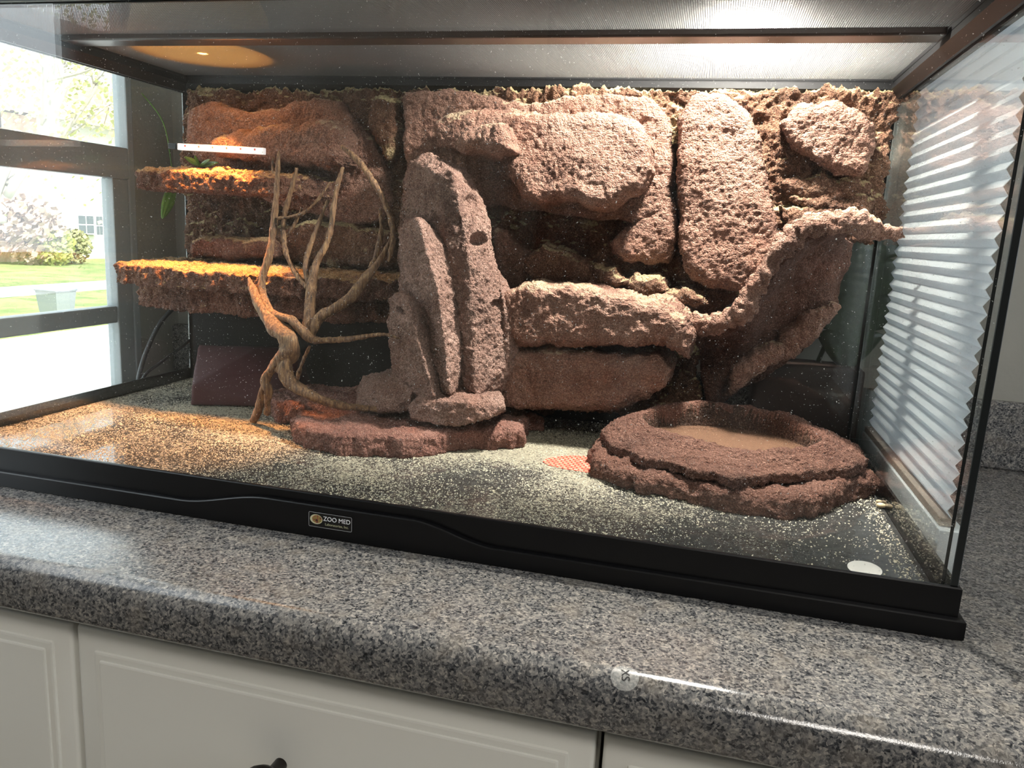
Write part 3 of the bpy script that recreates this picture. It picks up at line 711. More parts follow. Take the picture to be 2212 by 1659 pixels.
# lower stones
hull_rock('stone', [P(a, b, y) for (a, b, y) in [(768, 850, .255), (785, 815, .27), (840, 808, .27), (885, 812, .26), (770, 880, .235), (820, 890, .225), (885, 890, .225), (890, 850, .22), (800, 830, .24)]] +
          [(-0.57, 0.31, 0.05), (-0.50, 0.31, 0.05), (-0.55, 0.31, 0.085), (-0.50, 0.31, 0.09)], ROCK_SPIRE, orn, 0.0018, SP)
hull_rock('stone', [P(a, b, y) for (a, b, y) in [(880, 880, .215), (885, 905, .205), (930, 917, .200), (1000, 917, .203), (1060, 900, .215), (1088, 880, .225), (1086, 855, .24), (900, 856, .215), (1000, 856, .215), (930, 868, .200), (1010, 870, .203)]] +
          [(-0.49, 0.29, 0.05), (-0.40, 0.30, 0.05), (-0.49, 0.28, 0.08), (-0.41, 0.29, 0.08)], ROCK_SPIRE, orn, 0.0018, SP)
def spire(sil, Ys, ridge, Yr, back, Yk, seed, pits=()):
    pts = [P(a, b, Ys) for (a, b) in sil] + [P(a, b, Yr) for (a, b) in ridge] + [P(a, b, Yk) for (a, b) in back]
    pts = [p if p[2] > 0.052 else np.array([p[0], p[1], 0.052]) for p in pts]
    L = ((20, .0022, 2, False, seed), (55, .0018, 3, True, seed + 6)) + FINE
    pp = [(P(a, b, Y), (r, 0.016, r * k), d) for (a, b, Y, r, k, d) in pits]
    return hull_rock('spire', pts, ROCK_SPIRE, orn, 0.0016, L, pp)
spire([(905, 336), (882, 350), (870, 400), (864, 500), (880, 660), (930, 333), (965, 352), (1003, 366), (1018, 388), (1042, 432), (1057, 475), (1063, 530), (1068, 620), (1080, 690), (1104, 745), (1110, 792), (1094, 830), (1060, 862), (950, 862)], 0.285,
      [(975, 372), (995, 455), (1012, 560), (1020, 700), (1025, 850), (940, 375), (1000, 640)], 0.236, [(925, 345), (1030, 450), (1060, 600), (1090, 780), (890, 450), (900, 700), (1050, 862), (930, 862)], 0.335, 1,
      pits=[(1015, 440, .262, .008, 1.3, .010), (1038, 519, .260, .012, .75, .016), (1040, 620, .265, .009, 1.6, .010), (1068, 656, .275, .007, .8, .010)])
spire([(1062, 560), (1085, 588), (1110, 640), (1127, 690), (1130, 740), (1112, 800), (1088, 835), (1066, 760), (1056, 650)], 0.300, [(1085, 640), (1102, 715), (1094, 800)], 0.275, [(1085, 620), (1115, 720), (1085, 830), (1060, 700)], 0.34, 3)
spire([(900, 467), (876, 475), (864, 500), (858, 560), (863, 645), (882, 725), (912, 805), (945, 862), (1000, 862), (1006, 780), (1004, 650), (998, 572), (962, 512), (925, 475)], 0.258,
      [(905, 480), (918, 545), (946, 622), (956, 700), (972, 850)], 0.208, [(905, 480), (980, 580), (990, 850), (880, 600), (930, 850)], 0.29, 5)
spire([(850, 628), (838, 650), (836, 700), (846, 790), (870, 860), (930, 866), (985, 866), (960, 790), (926, 700), (895, 642), (870, 626)], 0.246,
      [(882, 655), (902, 742), (938, 862)], 0.203, [(860, 650), (900, 720), (950, 860), (860, 850)], 0.275, 7, pits=[(866, 671, .225, .009, .6, .012)])

# ------------------------------------------------------------------ water dish
dish = tag(empty('water_dish', (-0.14, 0.24, ZFL)), 'red brown rock shaped water dish of two stacked slabs', 'water dish')
fr_ = plan_px([(1287, 1030), (1330, 1055), (1400, 1070), (1480, 1083), (1560, 1103), (1640, 1114), (1705, 1122), (1760, 1116), (1800, 1092), (1850, 1082), (1888, 1060)], ZFL)
shelf('lower_slab', fr_ + [(-0.010, 0.27), (-0.03, 0.33), (-0.09, 0.365), (-0.17, 0.37), (-0.24, 0.33), (-0.282, 0.27), (-0.287, 0.225)], ZFL + 0.0006, 0.036, 0.006, ROCK_DISH, 61, w=0.012, parent=dish, flare=0.002, rows=10,
      layers=((20, .004, 3, False, 5), (45, .0026, 3, True, 7)))
Z1 = 0.045
up_front = plan_px([(1296, 945), (1320, 975), (1380, 1000), (1450, 1018), (1530, 1038), (1590, 1050), (1650, 1044), (1740, 1036), (1830, 1030), (1872, 1010), (1862, 985)], Z1)
def rim_z(y): return 0.066 + (y - 0.20) * 0.14
rim_px = []
for (a_, b_) in [(1384, 900), (1400, 888), (1450, 876), (1530, 871), (1610, 877), (1690, 897), (1750, 925), (1778, 950), (1755, 963), (1700, 969), (1620, 969), (1540, 956), (1460, 936), (1405, 918)]:
    d_ = _ray(a_, b_); k_ = (0.066 - CAM[2] + (CAM[1] - 0.20) * 0.14) / (d_[2] - 0.14 * d_[1]); q_ = CAM + k_ * d_; rim_px.append((q_[0], q_[1]))
rim_poly = smooth_poly(rim_px, 5, 0.0015, 3)
up_back = [(-0.020, 0.30), (-0.055, 0.345), (-0.12, 0.362), (-0.19, 0.350), (-0.245, 0.318), (-0.272, 0.285)]
def dish_h(G, d, h):
    dr, _ = poly_dist(G, rim_poly)
    t = d / (d + np.clip(-dr, 0, None) + 1e-6)
    hh = 0.052 + (rim_z(G[:, 1]) - 0.052) * np.clip(t * 1.15, 0, 1) ** 0.7
    s_ = np.clip((dr + 0.001) / 0.006, 0, 1); s_ = s_ * s_ * (3 - 2 * s_)
    return hh * (1 - s_) + 0.050 * s_
basin = shelf('basin', up_front + up_back, 0.044, 0.050, 0.02, ROCK_DISH, 62, w=0.03, parent=dish, flare=0.0, rows=5, height=dish_h, rough=0.005,
      layers=((24, .002, 3, False, 9), (55, .0014, 3, True, 2)))
basin.data.materials.append(rock_mat('wet_shaded_basin', (0.030, 0.015, 0.010), (0.070, 0.035, 0.022), (0.12, 0.065, 0.040), sand_amt=0.0, redness=0.1))  # darker lining: wet rock, with the inner wall's shade painted in
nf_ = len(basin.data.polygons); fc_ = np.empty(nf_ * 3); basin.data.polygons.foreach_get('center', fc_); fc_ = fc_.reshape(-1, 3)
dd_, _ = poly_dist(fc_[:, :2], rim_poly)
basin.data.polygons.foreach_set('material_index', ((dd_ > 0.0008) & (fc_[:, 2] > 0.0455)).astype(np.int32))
t_ = NT('dish_water'); t_.principled(Base_Color=(0.30, 0.17, 0.11), Roughness=0.04, Alpha=0.45, Normal=t_.bump(t_.noise(t_.coord(), 60, 2), 0.05, 0.002))
wv = np.array(rim_poly); wc = wv.mean(0); wv = wc + (wv - wc) * 0.99
bm = bmesh.new(); lo_ = [bm.verts.new((x, y, 0.0520)) for (x, y) in wv]; hi_ = [bm.verts.new((x, y, 0.0565)) for (x, y) in wv]
bm.faces.new(hi_); bm.faces.new(lo_[::-1])
for k in range(len(wv)): bm.faces.new([lo_[k], lo_[(k + 1) % len(wv)], hi_[(k + 1) % len(wv)], hi_[k]])
wt = from_bm('water', bm, t_.m, dish, False); wt['label'] = 'shallow clear water'

# ------------------------------------------------------------------ driftwood
dw = tag(empty('driftwood_branch', (-0.66, 0.215, ZFL)), 'twisted brown driftwood branch with upright twigs in front of the ledges', 'driftwood')
def branch(rows_, name='branch', wob=0.07, seed=0):
    pts = []
    for (px, py, Y, r) in rows_:
        c = UY(px, py, Y); dist = (c - CAM) @ FWD; pts.append([c[0], c[1], max(c[2], ZFL + 0.003), r / FPX * dist * (0.88 if r < 10 else 0.95)])
    o = tube(name, pts, WOOD, dw, sides=16, per=12, wob=wob, seed=seed)
    displace(o.data, ((80, .0009, 2, False, seed), (260, .0005, 2, True, seed)))
branch([(537, 600, .235, 3), (548, 628, .230, 10), (565, 668, .222, 13), (590, 700, .212, 17), (615, 722, .205, 21), (626, 748, .200, 22), (616, 778, .200, 20), (600, 800, .200, 14)], 'trunk', 0.22, 1)
branch([(603, 325, .270, 3), (599, 387, .265, 6), (596, 430, .260, 7), (589, 508, .252, 8.5), (581, 555, .245, 9), (566, 605, .238, 9), (570, 645, .230, 10), (590, 690, .215, 10)], seed=2)
branch([(590, 340, .272, 2), (589, 360, .270, 3), (593, 372, .268, 3.5), (600, 375, .266, 3)], 'twig', seed=12)
branch([(641, 363, .275, 4), (630, 408, .270, 5.5), (614, 469, .262, 6), (613, 508, .255, 6), (618, 547, .248, 6), (636, 586, .240, 6.5), (664, 622, .232, 7)], seed=3)
branch([(713, 393, .262, 2), (691, 426, .260, 3), (661, 456, .257, 3.5), (630, 468, .254, 4), (600, 471, .254, 4)], 'twig', seed=4)
branch([(652, 450, .262, 3), (635, 487, .258, 4), (617, 512, .256, 4)], 'twig', seed=5)
branch([(709, 432, .262, 4), (687, 487, .255, 5.5), (666, 543, .246, 6), (661, 580, .240, 7), (669, 615, .234, 8)], seed=6)
branch([(741, 361, .268, 4), (726, 413, .262, 6), (715, 487, .254, 7), (704, 530, .248, 7.5), (684, 566, .242, 9), (676, 600, .236, 10), (671, 640, .229, 12), (667, 685, .222, 12), (664, 722, .216, 12), (672, 735, .214, 9)], seed=7)
branch([(739, 317, .290, 5), (778, 352, .285, 7), (821, 417, .275, 7), (843, 469, .265, 7.5), (849, 512, .258, 7), (843, 548, .250, 6), (838, 566, .247, 3)], seed=8)
branch([(821, 452, .268, 3.5), (823, 504, .258, 6), (813, 552, .250, 6.5), (800, 580, .245, 7)], seed=9)
branch([(849, 508, .258, 5), (822, 560, .247, 8), (784, 607, .238, 11), (757, 643, .230, 12), (718, 669, .224, 12), (690, 686, .220, 12), (676, 718, .216, 9), (674, 735, .214, 7)], seed=10)
branch([(575, 668, .222, 8), (600, 682, .216, 9), (630, 691, .212, 10), (652, 714, .210, 11), (676, 733, .210, 10), (710, 735, .212, 7.5), (769, 730, .215, 6), (825, 722, .218, 5), (862, 731, .216, 2.5)], seed=11)
branch([(612, 770, .200, 15), (592, 790, .197, 12), (573, 818, .196, 10), (580, 848, .198, 10), (577, 870, .204, 8), (578, 894, .210, 7)], 'root', 0.2, 13)
branch([(582, 812, .205, 8), (570, 838, .208, 9), (561, 875, .212, 10), (547, 910, .216, 9)], 'root', 0.12, 14)
branch([(618, 770, .200, 17), (616, 805, .195, 17), (638, 834, .192, 14), (687, 860, .194, 11), (734, 875, .205, 9.5), (785, 881, .220, 8), (838, 889, .232, 5)], 'root', 0.15, 15)
branch([(669, 748, .216, 4), (656, 777, .222, 4), (645, 808, .23, 5), (642, 840, .24, 4)], 'root', seed=16)

# ------------------------------------------------------------------ sand, pebbles, stickers on the floor
def grains(n):
    x = rng.uniform(-TW + 0.010, -0.009, n * 3); y = rng.uniform(0.009, TD - 0.010, n * 3)
    q = np.c_[x, y, np.zeros_like(x)]
    dens = 0.55 + 0.6 * fbm(q, 9, 3) + np.where(x > -0.3, (-0.3 - x) * 1.3, 0) - 0.3 * np.clip((0.08 - y) / 0.08, 0, 1)
    dens = np.maximum(dens, np.where(np.abs(x + 0.018) < 0.009, 0.7, 0)) 
    keep = np.where(rng.uniform(0, 1, n * 3) < np.clip(dens, 0.06, 1))[0][:n]
    x, y = x[keep], y[keep]; n = len(x)
    s = rng.gamma(4, 0.00009, n) + 0.00018
    base_ = np.array([(1, 0, 0), (0, 1, 0), (-1, 0, 0), (0, -1, 0), (0, 0, 1.0)], float)
    th = rng.uniform(0, 6.28, n); el = rng.uniform(0.7, 1.5, n)
    V = np.zeros((n, 5, 3))
    for k in range(5):
        bx, by__, bz = base_[k]
        V[:, k, 0] = x + s * el * (bx * np.cos(th) - by__ * np.sin(th)); V[:, k, 1] = y + s * (bx * np.sin(th) + by__ * np.cos(th)); V[:, k, 2] = ZFL + 0.0001 + bz * s * 0.9
    F = np.array([(0, 1, 4), (1, 2, 4), (2, 3, 4), (3, 0, 4)])[None] + (np.arange(n) * 5)[:, None, None]
    F = F.reshape(-1, 3)
    me = bpy.data.meshes.new('sand'); me.vertices.add(n * 5); me.vertices.foreach_set('co', V.ravel())
    me.loops.add(len(F) * 3); me.loops.foreach_set('vertex_index', F.ravel().astype(np.int32)); me.polygons.add(len(F))
    me.polygons.foreach_set('loop_start', np.arange(len(F), dtype=np.int32) * 3); me.update(calc_edges=True); me.validate()
    t = NT('loose_sand'); c = t.ramp(t.noise(t.coord(), 700, 2, 0.5), [(0.3, (0.22, 0.19, 0.13)), (0.5, (0.44, 0.40, 0.29)), (0.7, (0.66, 0.61, 0.49))])
    t.principled(Base_Color=c, Roughness=0.7)
    o = link('sand', me, t.m, None, False); o['kind'] = 'stuff'
    return tag(o, 'fine pale sand scattered over the glass floor', 'sand')
grains(42000)
for (px, py, s, c) in ((1902, 1097, .0042, (0.60, 0.48, 0.30)), (1898, 1087, .0028, (0.50, 0.38, 0.24))):
    q = UZ(px, py, ZFL); bm = bmesh.new(); bmesh.ops.create_icosphere(bm, subdivisions=3, radius=1)
    for v in bm.verts: v.co = Vector((q[0] + v.co.x * s, q[1] + v.co.y * s * 0.8, ZFL + 0.0003 + (v.co.z + 1) * s * 0.55))
    o = from_bm('pebble', bm, plain('tan_pebble', c, 0.5), None)
    tag(o, ('larger' if s > .003 else 'smaller') + ' tan pebble lying by the right pane of the terrarium', 'pebble', 'pebbles by the right pane')
def decal(name, cx, cy, pts, z, th, mat):
    bm = bmesh.new(); a = [bm.verts.new((x, y, z)) for (x, y) in pts]; b = [bm.verts.new((x, y, z + th)) for (x, y) in pts]
    bm.faces.new(b); bm.faces.new(a[::-1])
    for k in range(len(pts)): bm.faces.new([a[k], a[(k + 1) % len(pts)], b[(k + 1) % len(pts)], b[k]])
    return from_bm(name, bm, mat, None, False)
ov = plan_px([(1868 + 38 * math.cos(a) * 1.0, 1230 + 16 * math.sin(a) + 7 * math.cos(a)) for a in np.linspace(0, 2 * math.pi, 40, endpoint=False)], ZFL)
tag(decal('oval_sticker', 0, 0, ov, ZFL + 0.0003, 0.0003, plain('white_paper', (0.62, 0.61, 0.57), 0.6)), 'white oval sticker on the floor near the front right corner', 'sticker')
t_ = NT('red_woven_print'); v_ = t_.coord((1, 1, 1))
br = t_.n('ShaderNodeTexBrick', {'Vector': v_, 'Color1': (0.60, 0.46, 0.32), 'Color2': (0.55, 0.26, 0.17), 'Mortar': (0.62, 0.05, 0.03), 'Scale': 90.0, 'Mortar Size': 0.09, 'Brick Width': 0.5, 'Row Height': 0.5}).outputs[0]
t_.principled(Base_Color=t_.mix(t_.mapr(t_.noise(v_, 120, 3), 0.5, 0.7, 0, 0.7), br, (0.62, 0.07, 0.04)), Roughness=0.6)
tag(decal('patterned_sticker', 0, 0, plan_px([(1172, 998), (1182, 991), (1210, 986), (1250, 985), (1310, 990), (1330, 1006), (1310, 1024), (1270, 1022), (1215, 1013), (1185, 1006)], ZFL), ZFL + 0.0003, 0.0003, t_.m),
    'red and cream patterned sticker partly under the water dish', 'sticker')

# ------------------------------------------------------------------ lamps over the terrarium
hl = tag(empty('heat_lamp', (-0.785, 0.295, ZMESH + 0.02)), 'dome heat lamp glowing orange on the mesh above the ledges', 'heat lamp')
HC = Vector((-0.780, 0.276, ZMESH + 0.002))
prof_ = [(0.079, 0.0), (0.080, 0.004), (0.072, 0.045), (0.052, 0.085), (0.028, 0.105), (0.028, 0.150), (0.0, 0.152)]
def lathe(name, c, prof_, mat, parent, seg=40):
    bm = bmesh.new(); rings = []
    for (r, z) in prof_:
        rings.append([bm.verts.new((c[0] + r * math.cos(t), c[1] + r * math.sin(t), c[2] + z)) for t in np.linspace(0, 2 * math.pi, seg, endpoint=False)] if r > 0 else [bm.verts.new((c[0], c[1], c[2] + z))])
    for a, b in zip(rings[:-1], rings[1:]):
        for k in range(seg):
            if len(b) == 1: bm.faces.new([a[k], a[(k + 1) % seg], b[0]])
            else: bm.faces.new([a[k], a[(k + 1) % seg], b[(k + 1) % seg], b[k]])
    return from_bm(name, bm, mat, parent)
sh = lathe('shade', HC, prof_, plain('dome_shade', (0.75, 0.55, 0.30), 0.6, 0.4, 0.0), hl)
md = sh.modifiers.new('t', 'SOLIDIFY'); md.thickness = 0.002
lathe('bulb', HC, [(0.001, 0.007), (0.055, 0.006), (0.069, 0.009), (0.070, 0.015), (0.045, 0.060), (0.020, 0.100), (0.0, 0.101)], emit('orange_bulb', (1.0, 0.45, 0.11), 9.0), hl, 32)
light('heat_lamp_beam', 'SPOT', (HC[0], HC[1], HC[2] + 0.003), 55.0, (1.0, 0.38, 0.09), target=(HC[0] + 0.005, HC[1] - 0.06, 0.0), spot_size=math.radians(60), spot_blend=0.45, shadow_soft_size=0.02)

LC = (-0.17, 0.262, 0.640)
ll = tag(empty('led_lamp', LC), 'white daylight lamp hanging above the mesh over the middle', 'lamp')
lathe('shade', (LC[0], LC[1], LC[2]), [(0.075, -0.03), (0.076, -0.026), (0.066, 0.01), (0.03, 0.05), (0.02, 0.09), (0.0, 0.092)], plain('white_dome', (0.7, 0.7, 0.7), 0.4), ll)
lathe('bulb', (LC[0], LC[1], LC[2]), [(0.001, -0.012), (0.02, -0.010), (0.028, 0.004), (0.018, 0.030), (0.0, 0.034)], emit('white_bulb', (1.0, 0.93, 0.82), 2.5), ll, 24)
light('led_lamp_beam', 'SPOT', (LC[0], LC[1], LC[2] - 0.02), 84.0, (1.0, 0.93, 0.84), target=(LC[0] - 0.06, LC[1] + 0.03, 0.2), spot_size=math.radians(118), spot_blend=0.5, shadow_soft_size=0.026)

# slim light bar inside at the upper left
lb = tag(empty('light_bar', tuple(UY(480, 320, .300))), 'slim white bar with red marks and a black end cap above the upper ledge', 'light bar')
a, b = UY(386, 317, .300), UY(572, 327, .300)
ax_ = Vector(b - a); L = ax_.length; ax_.normalize(); mid = Vector((a + b) / 2)
RB = ax_.to_track_quat('X', 'Z').to_matrix().to_4x4()
def bar_part(name, c, sx, sy, sz, mat, bev=0.001):
    bm = bmesh.new(); bm_box(bm, -sx / 2, sx / 2, -sy / 2, sy / 2, -sz / 2, sz / 2, bev, 2); bmesh.ops.transform(bm, matrix=Matrix.Translation(c) @ RB, verts=bm.verts)
    return from_bm(name, bm, mat, lb, False)
t_ = NT('bar_diffuser'); t_.principled(Base_Color=(0.85, 0.85, 0.85), Roughness=0.4, Emission_Color=(1.0, 0.95, 0.95, 1), Emission_Strength=0.55)
bar_part('diffuser', mid, L, 0.006, 0.0078, t_.m)
bar_part('end_cap', mid - ax_ * (L / 2 + 0.006), 0.012, 0.009, 0.0075, BLACK)
for k in range(6): bar_part('red_diode', mid + ax_ * ((k - 2.5) * L / 6.2) + Vector((0, -0.0033, 0.0012)), 0.0016, 0.001, 0.0022, plain('red_diode', (0.75, 0.15, 0.15), 0.4), 0.0002)
tube('bracket', [[*(mid - ax_ * (L / 2 + 0.006)), 0.002], [*(mid - ax_ * (L / 2 + 0.006) + Vector((0, 0.05, 0))), 0.002], [*(mid - ax_ * (L / 2 + 0.006) + Vector((0, 0.100, 0))), 0.002]], BLACK, lb, sides=8)

# ------------------------------------------------------------------ outside the right pane: pleated shade, plants
shd = tag(empty('pleated_shade', (0.024, 0.30, 0.0)), 'white pleated paper shade standing beyond the right pane', 'pleated shade')
SY0, SY1, SX = 0.097, 0.420, 0.0205
PIT = 0.0125; AMP = 0.0046
t_ = NT('white_pleated_fabric')
d_ = t_.n('ShaderNodeBsdfDiffuse', {'Color': (0.93, 0.95, 0.97)}).outputs[0]; tl_ = t_.n('ShaderNodeBsdfTranslucent', {'Color': (0.93, 0.95, 0.98)}).outputs[0]
ms_ = t_.n('ShaderNodeMixShader', {0: 0.75, 1: d_, 2: tl_}).outputs[0]; t_.t.links.new(ms_, t_.out.inputs[0]); FAB = t_.m
th = 0.0005
V = []
for y in (SY0, SY1): V += [(0, y, 0), (-AMP, y, PIT / 2), (0, y, PIT), (th, y, PIT), (-AMP + th * 1.6, y, PIT / 2), (th, y, 0)]
F = [[k, (k + 1) % 6, 6 + (k + 1) % 6, 6 + k] for k in range(6)] + [[0, 1, 4, 5], [1, 2, 3, 4], [6, 7, 10, 11], [7, 8, 9, 10]]
bm = bmesh.new(); vv = [bm.verts.new(v) for v in V]
for f in F: bm.faces.new([vv[k] for k in f])
bmesh.ops.recalc_face_normals(bm, faces=bm.faces); pme = bpy.data.meshes.new('pleat'); bm.to_mesh(pme); bm.free(); pme.materials.append(FAB)
for k in range(34):
    o = bpy.data.objects.new('pleat', pme); COL.objects.link(o); o.parent = shd; o.matrix_parent_inverse = Matrix.Translation(-shd.location)
    o.location = (SX, 0, 0.0525 + k * PIT)
box('bottom_rail', SX - 0.008, SX + 0.004, SY0, SY1, 0.0455, 0.0523, plain('tan_rail', (0.34, 0.27, 0.22), 0.5), shd, 0.001)
box('foot_board', SX - 0.010, SX + 0.010, SY0 - 0.010, SY1, 0.0005, 0.0453, plain('white_board', (0.72, 0.74, 0.76), 0.25), shd, 0.001)

def leaf_mesh(name, base_, tip, normal, width, mat, parent, splits=5, thick=0.0006, curl=0.12, depth=0.55):
    """a split monstera leaf: heart outline with notches cut in from the rim"""
    base_ = Vector(base_); tip = Vector(tip); ax = (tip - base_); L = ax.length; ax.normalize()
    nrm = Vector(normal); nrm = (nrm - ax * nrm.dot(ax)).normalized(); side = ax.cross(nrm)
    V = []; F = []; nu, nv = 44, 14
    for i in range(nu + 1):
        t = i / nu
        half = width / 2 * (math.sin(math.pi * min(1, t * 0.93 + 0.07)) ** 0.62) * (1 - 0.25 * t)
        notch = 1.0
        if splits:
            ph = (t * splits) % 1.0
            if 0.12 < t < 0.86 and ph > 0.86: notch = 1 - depth
        for j in range(-nv, nv + 1):
            s = j / nv
            w_ = half * s * (notch if abs(s) > 0.35 else 1)
            sweep = 0.16 * L * (abs(s) ** 1.5) * (0.6 - t)
            p = base_ + ax * (t * L + (-sweep if t < 0.3 else 0.10 * L * abs(s) * (t - 1))) + side * w_ + nrm * (curl * L * (-(s * s) * 0.25 - (t - 0.4) ** 2 * 0.5) + 0.004 * math.cos(s * 9) * L)
            V.append(p)
    m_ = 2 * nv + 1
    for i in range(nu):
        for j in range(2 * nv): F.append([i * m_ + j, i * m_ + j + 1, (i + 1) * m_ + j + 1, (i + 1) * m_ + j])
    o = mesh(name, V, F, mat, parent); md = o.modifiers.new('t', 'SOLIDIFY'); md.thickness = thick
    return o
def leaf_material(name, c1, c2, tl=0.25):
    t = NT(name); v = t.coord()
    c = t.ramp(t.noise(v, 40, 4), [(0.35, c1), (0.65, c2)])
    d = t.n('ShaderNodeBsdfPrincipled', {'Base Color': c, 'Roughness': 0.35}).outputs[0]
    l = t.n('ShaderNodeBsdfTranslucent', {'Color': c}).outputs[0]
    m = t.n('ShaderNodeMixShader', {0: tl, 1: d, 2: l}).outputs[0]; t.t.links.new(m, t.out.inputs[0]); return t.m
LEAF = leaf_material('dark_leaf', (0.012, 0.021, 0.009), (0.024, 0.038, 0.016), 0.06); LEAF2 = leaf_material('grey_green_leaf', (0.03, 0.042, 0.036), (0.06, 0.078, 0.068), 0.08)
GREEN = leaf_material('fresh_leaf', (0.06, 0.16, 0.02), (0.16, 0.32, 0.05))
mp = tag(empty('monstera_plant', (-0.01, 0.455, 0.0)), 'monstera plant with broad dark green leaves behind the lower right glass', 'plant')
bm = bmesh.new(); bm_box(bm, UY(1628, 800, .43)[0], UY(1868, 800, .43)[0], 0.4195, 0.483, 0.0005, 0.118, 0.006, 3)
from_bm('planter', bm, plain('dark_brown_planter', (0.030, 0.014, 0.010), 0.6), mp)['label'] = 'dark brown planter trough added to darken the gap'  # trough added to darken the bright wall behind the lower right glass
big_top, big_bot = UY(1862, 505, .445), UY(1832, 802, .445)
leaf_mesh('leaf', big_top, big_bot, (0.15, -1, 0.1), 0.128, LEAF, mp, 4, depth=0.35)
leaf_mesh('leaf', UY(1880, 842, .450), UY(1862, 1000, .43), (0.25, -1, 0.25), 0.105, LEAF2, mp, 3, depth=0.4)
leaf_mesh('leaf', UY(1790, 850, .460), UY(1770, 985, .44), (-0.15, -1, 0.25), 0.07, LEAF2, mp, 3, depth=0.4)
for (p0, p1) in ((UY(1850, 505, .447), (-0.02, 0.462, 0.20)), (UY(1880, 842, .452), (0.0, 0.462, 0.05)), (UY(1790, 850, .462), (-0.05, 0.465, 0.05))):
    q = Vector(p1); p0 = Vector(p0)
    tube('stem', [[*p0, .0022], [*((p0 + q) / 2 + Vector((0.012, 0.012, 0.01))), .0024], [q.x, 0.47, q.z, .0026], [-0.045, 0.465, 0.112, .003]], LEAF, mp, sides=8)

# ------------------------------------------------------------------ behind and left of the tank
bk = [UY(a, b, .4065) for (a, b) in [(408, 640), (1110, 640), (1110, 860), (408, 830)]]
box('added_dark_sheet', -TW + GT + 0.006, -0.40, 0.4045, 0.4078, ZFL + 0.001, 0.17, plain('dark_sheet_matte', (0.016, 0.015, 0.015), 0.9, 0.1), bgd)['label'] = 'dark grey sheet added to hide the back pane reflection'  # dark sheet added to hide the window's reflection in the back pane
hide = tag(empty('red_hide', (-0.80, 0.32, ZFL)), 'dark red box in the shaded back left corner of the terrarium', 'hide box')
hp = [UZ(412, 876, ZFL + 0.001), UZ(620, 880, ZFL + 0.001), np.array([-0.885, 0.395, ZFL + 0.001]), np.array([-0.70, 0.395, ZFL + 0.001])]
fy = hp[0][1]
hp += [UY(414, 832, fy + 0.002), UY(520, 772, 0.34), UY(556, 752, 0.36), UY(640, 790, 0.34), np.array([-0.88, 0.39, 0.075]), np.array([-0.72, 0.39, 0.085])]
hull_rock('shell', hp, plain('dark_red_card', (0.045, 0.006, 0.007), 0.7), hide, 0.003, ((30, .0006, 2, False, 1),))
for k, (pp, lab) in enumerate([([(405, 640, -.945), (352, 690, -.945), (318, 755, -.945), (300, 815, -.945), (296, 850, -.93)], 'thicker black power cord bending down behind the left glass pane'),
                               ([(425, 720, -.935), (398, 745, -.935), (345, 785, -.935), (312, 812, -.935), (290, 845, -.93)], 'thinner black power cord running low along the left glass pane')]):
    P_ = [UX(a, b, X) for (a, b, X) in pp]
    P_[-1][2] = 0.0035
    o = tube('power_cord', [[*p, .0032 if k == 0 else .0022] for p in P_], plain('black_rubber', (0.015, 0.015, 0.016), 0.5), None, sides=8)
    tag(o, lab, 'cord', 'cords behind the left pane')
# trailing leaf outside the left pane and small sprig on the upper ledge
tp = tag(empty('trailing_plant', tuple(UX(372, 395, -.945))), 'hanging green leaf on a thin stem beyond the left pane', 'plant')
leaf_mesh('leaf', UX(374, 408, -.945), UX(352, 472, -.945), (1, -0.6, 0), 0.020, GREEN, tp, 0, thick=0.0004)
leaf_mesh('leaf', UX(372, 404, -.945), UX(346, 400, -.945), (1, -0.6, 0), 0.010, GREEN, tp, 0, thick=0.0004)
p0 = UX(373, 405, -.945); tube('stem', [[*p0, .0010], [p0[0] - 0.01, p0[1] + 0.012, p0[2] + 0.03, .001], [p0[0] - 0.02, p0[1] + 0.01, p0[2] + 0.09, .001], [WX + 0.0005, p0[1] + 0.01, p0[2] + 0.13, .001]], GREEN, tp, sides=6)
sp = tag(empty('green_sprig', tuple(UY(425, 352, .33))), 'small green sprig growing behind the upper ledge', 'plant')
for (a, b) in (((430, 356), (398, 338)), ((432, 356), (452, 344)), ((428, 356), (420, 336)), ((436, 356), (470, 350))):
    leaf_mesh('leaf', UY(*a, .335), UY(*b, .325), (0, -1, 0.4), 0.008, GREEN, sp, 0, thick=0.0004)

# ------------------------------------------------------------------ outdoors beyond the left window
ZG = -1.6
def noise_mat(name, stops, scale, rough=0.9):
    t = NT(name); t.principled(Base_Color=t.ramp(t.noise(t.coord(), scale, 5, 0.6), stops), Roughness=rough); return t.m
LAWN = noise_mat('lawn', [(0.35, (0.10, 0.14, 0.035)), (0.65, (0.24, 0.27, 0.09))], 1.6)
CONC = noise_mat('concrete', [(0.3, (0.55, 0.55, 0.55)), (0.7, (0.72, 0.71, 0.69))], 2.0)
structure(box('ground', -60, WX - 0.06, -30, 60, ZG - 0.3, ZG, CONC), 'pale sunlit pavement outside the window')
structure(box('lawn', -26, -9.6, -25, 50, ZG, ZG + 0.03, LAWN), 'green lawn across the pavement')
structure(box('path', -15.2, -13.6, -25, 50, ZG + 0.03, ZG + 0.04, CONC), 'pale path through the lawn')
HX = -22.0
house = tag(empty('house', (HX, 8, ZG)), 'white house with brick gable and grey windows across the lawn', 'house')
hy = lambda px, py=500: UX(px, py, HX)[1]
hz = lambda py, px=150: UX(px, py, HX)[2]
SIDING = plain('white_siding', (0.75, 0.74, 0.70), 0.7); BRICK = noise_mat('brick', [(0.4, (0.42, 0.25, 0.18)), (0.6, (0.55, 0.40, 0.32))], 3.0)
box('wall', HX - 5, HX, hy(78), hy(420), ZG, 3.2, SIDING, house)
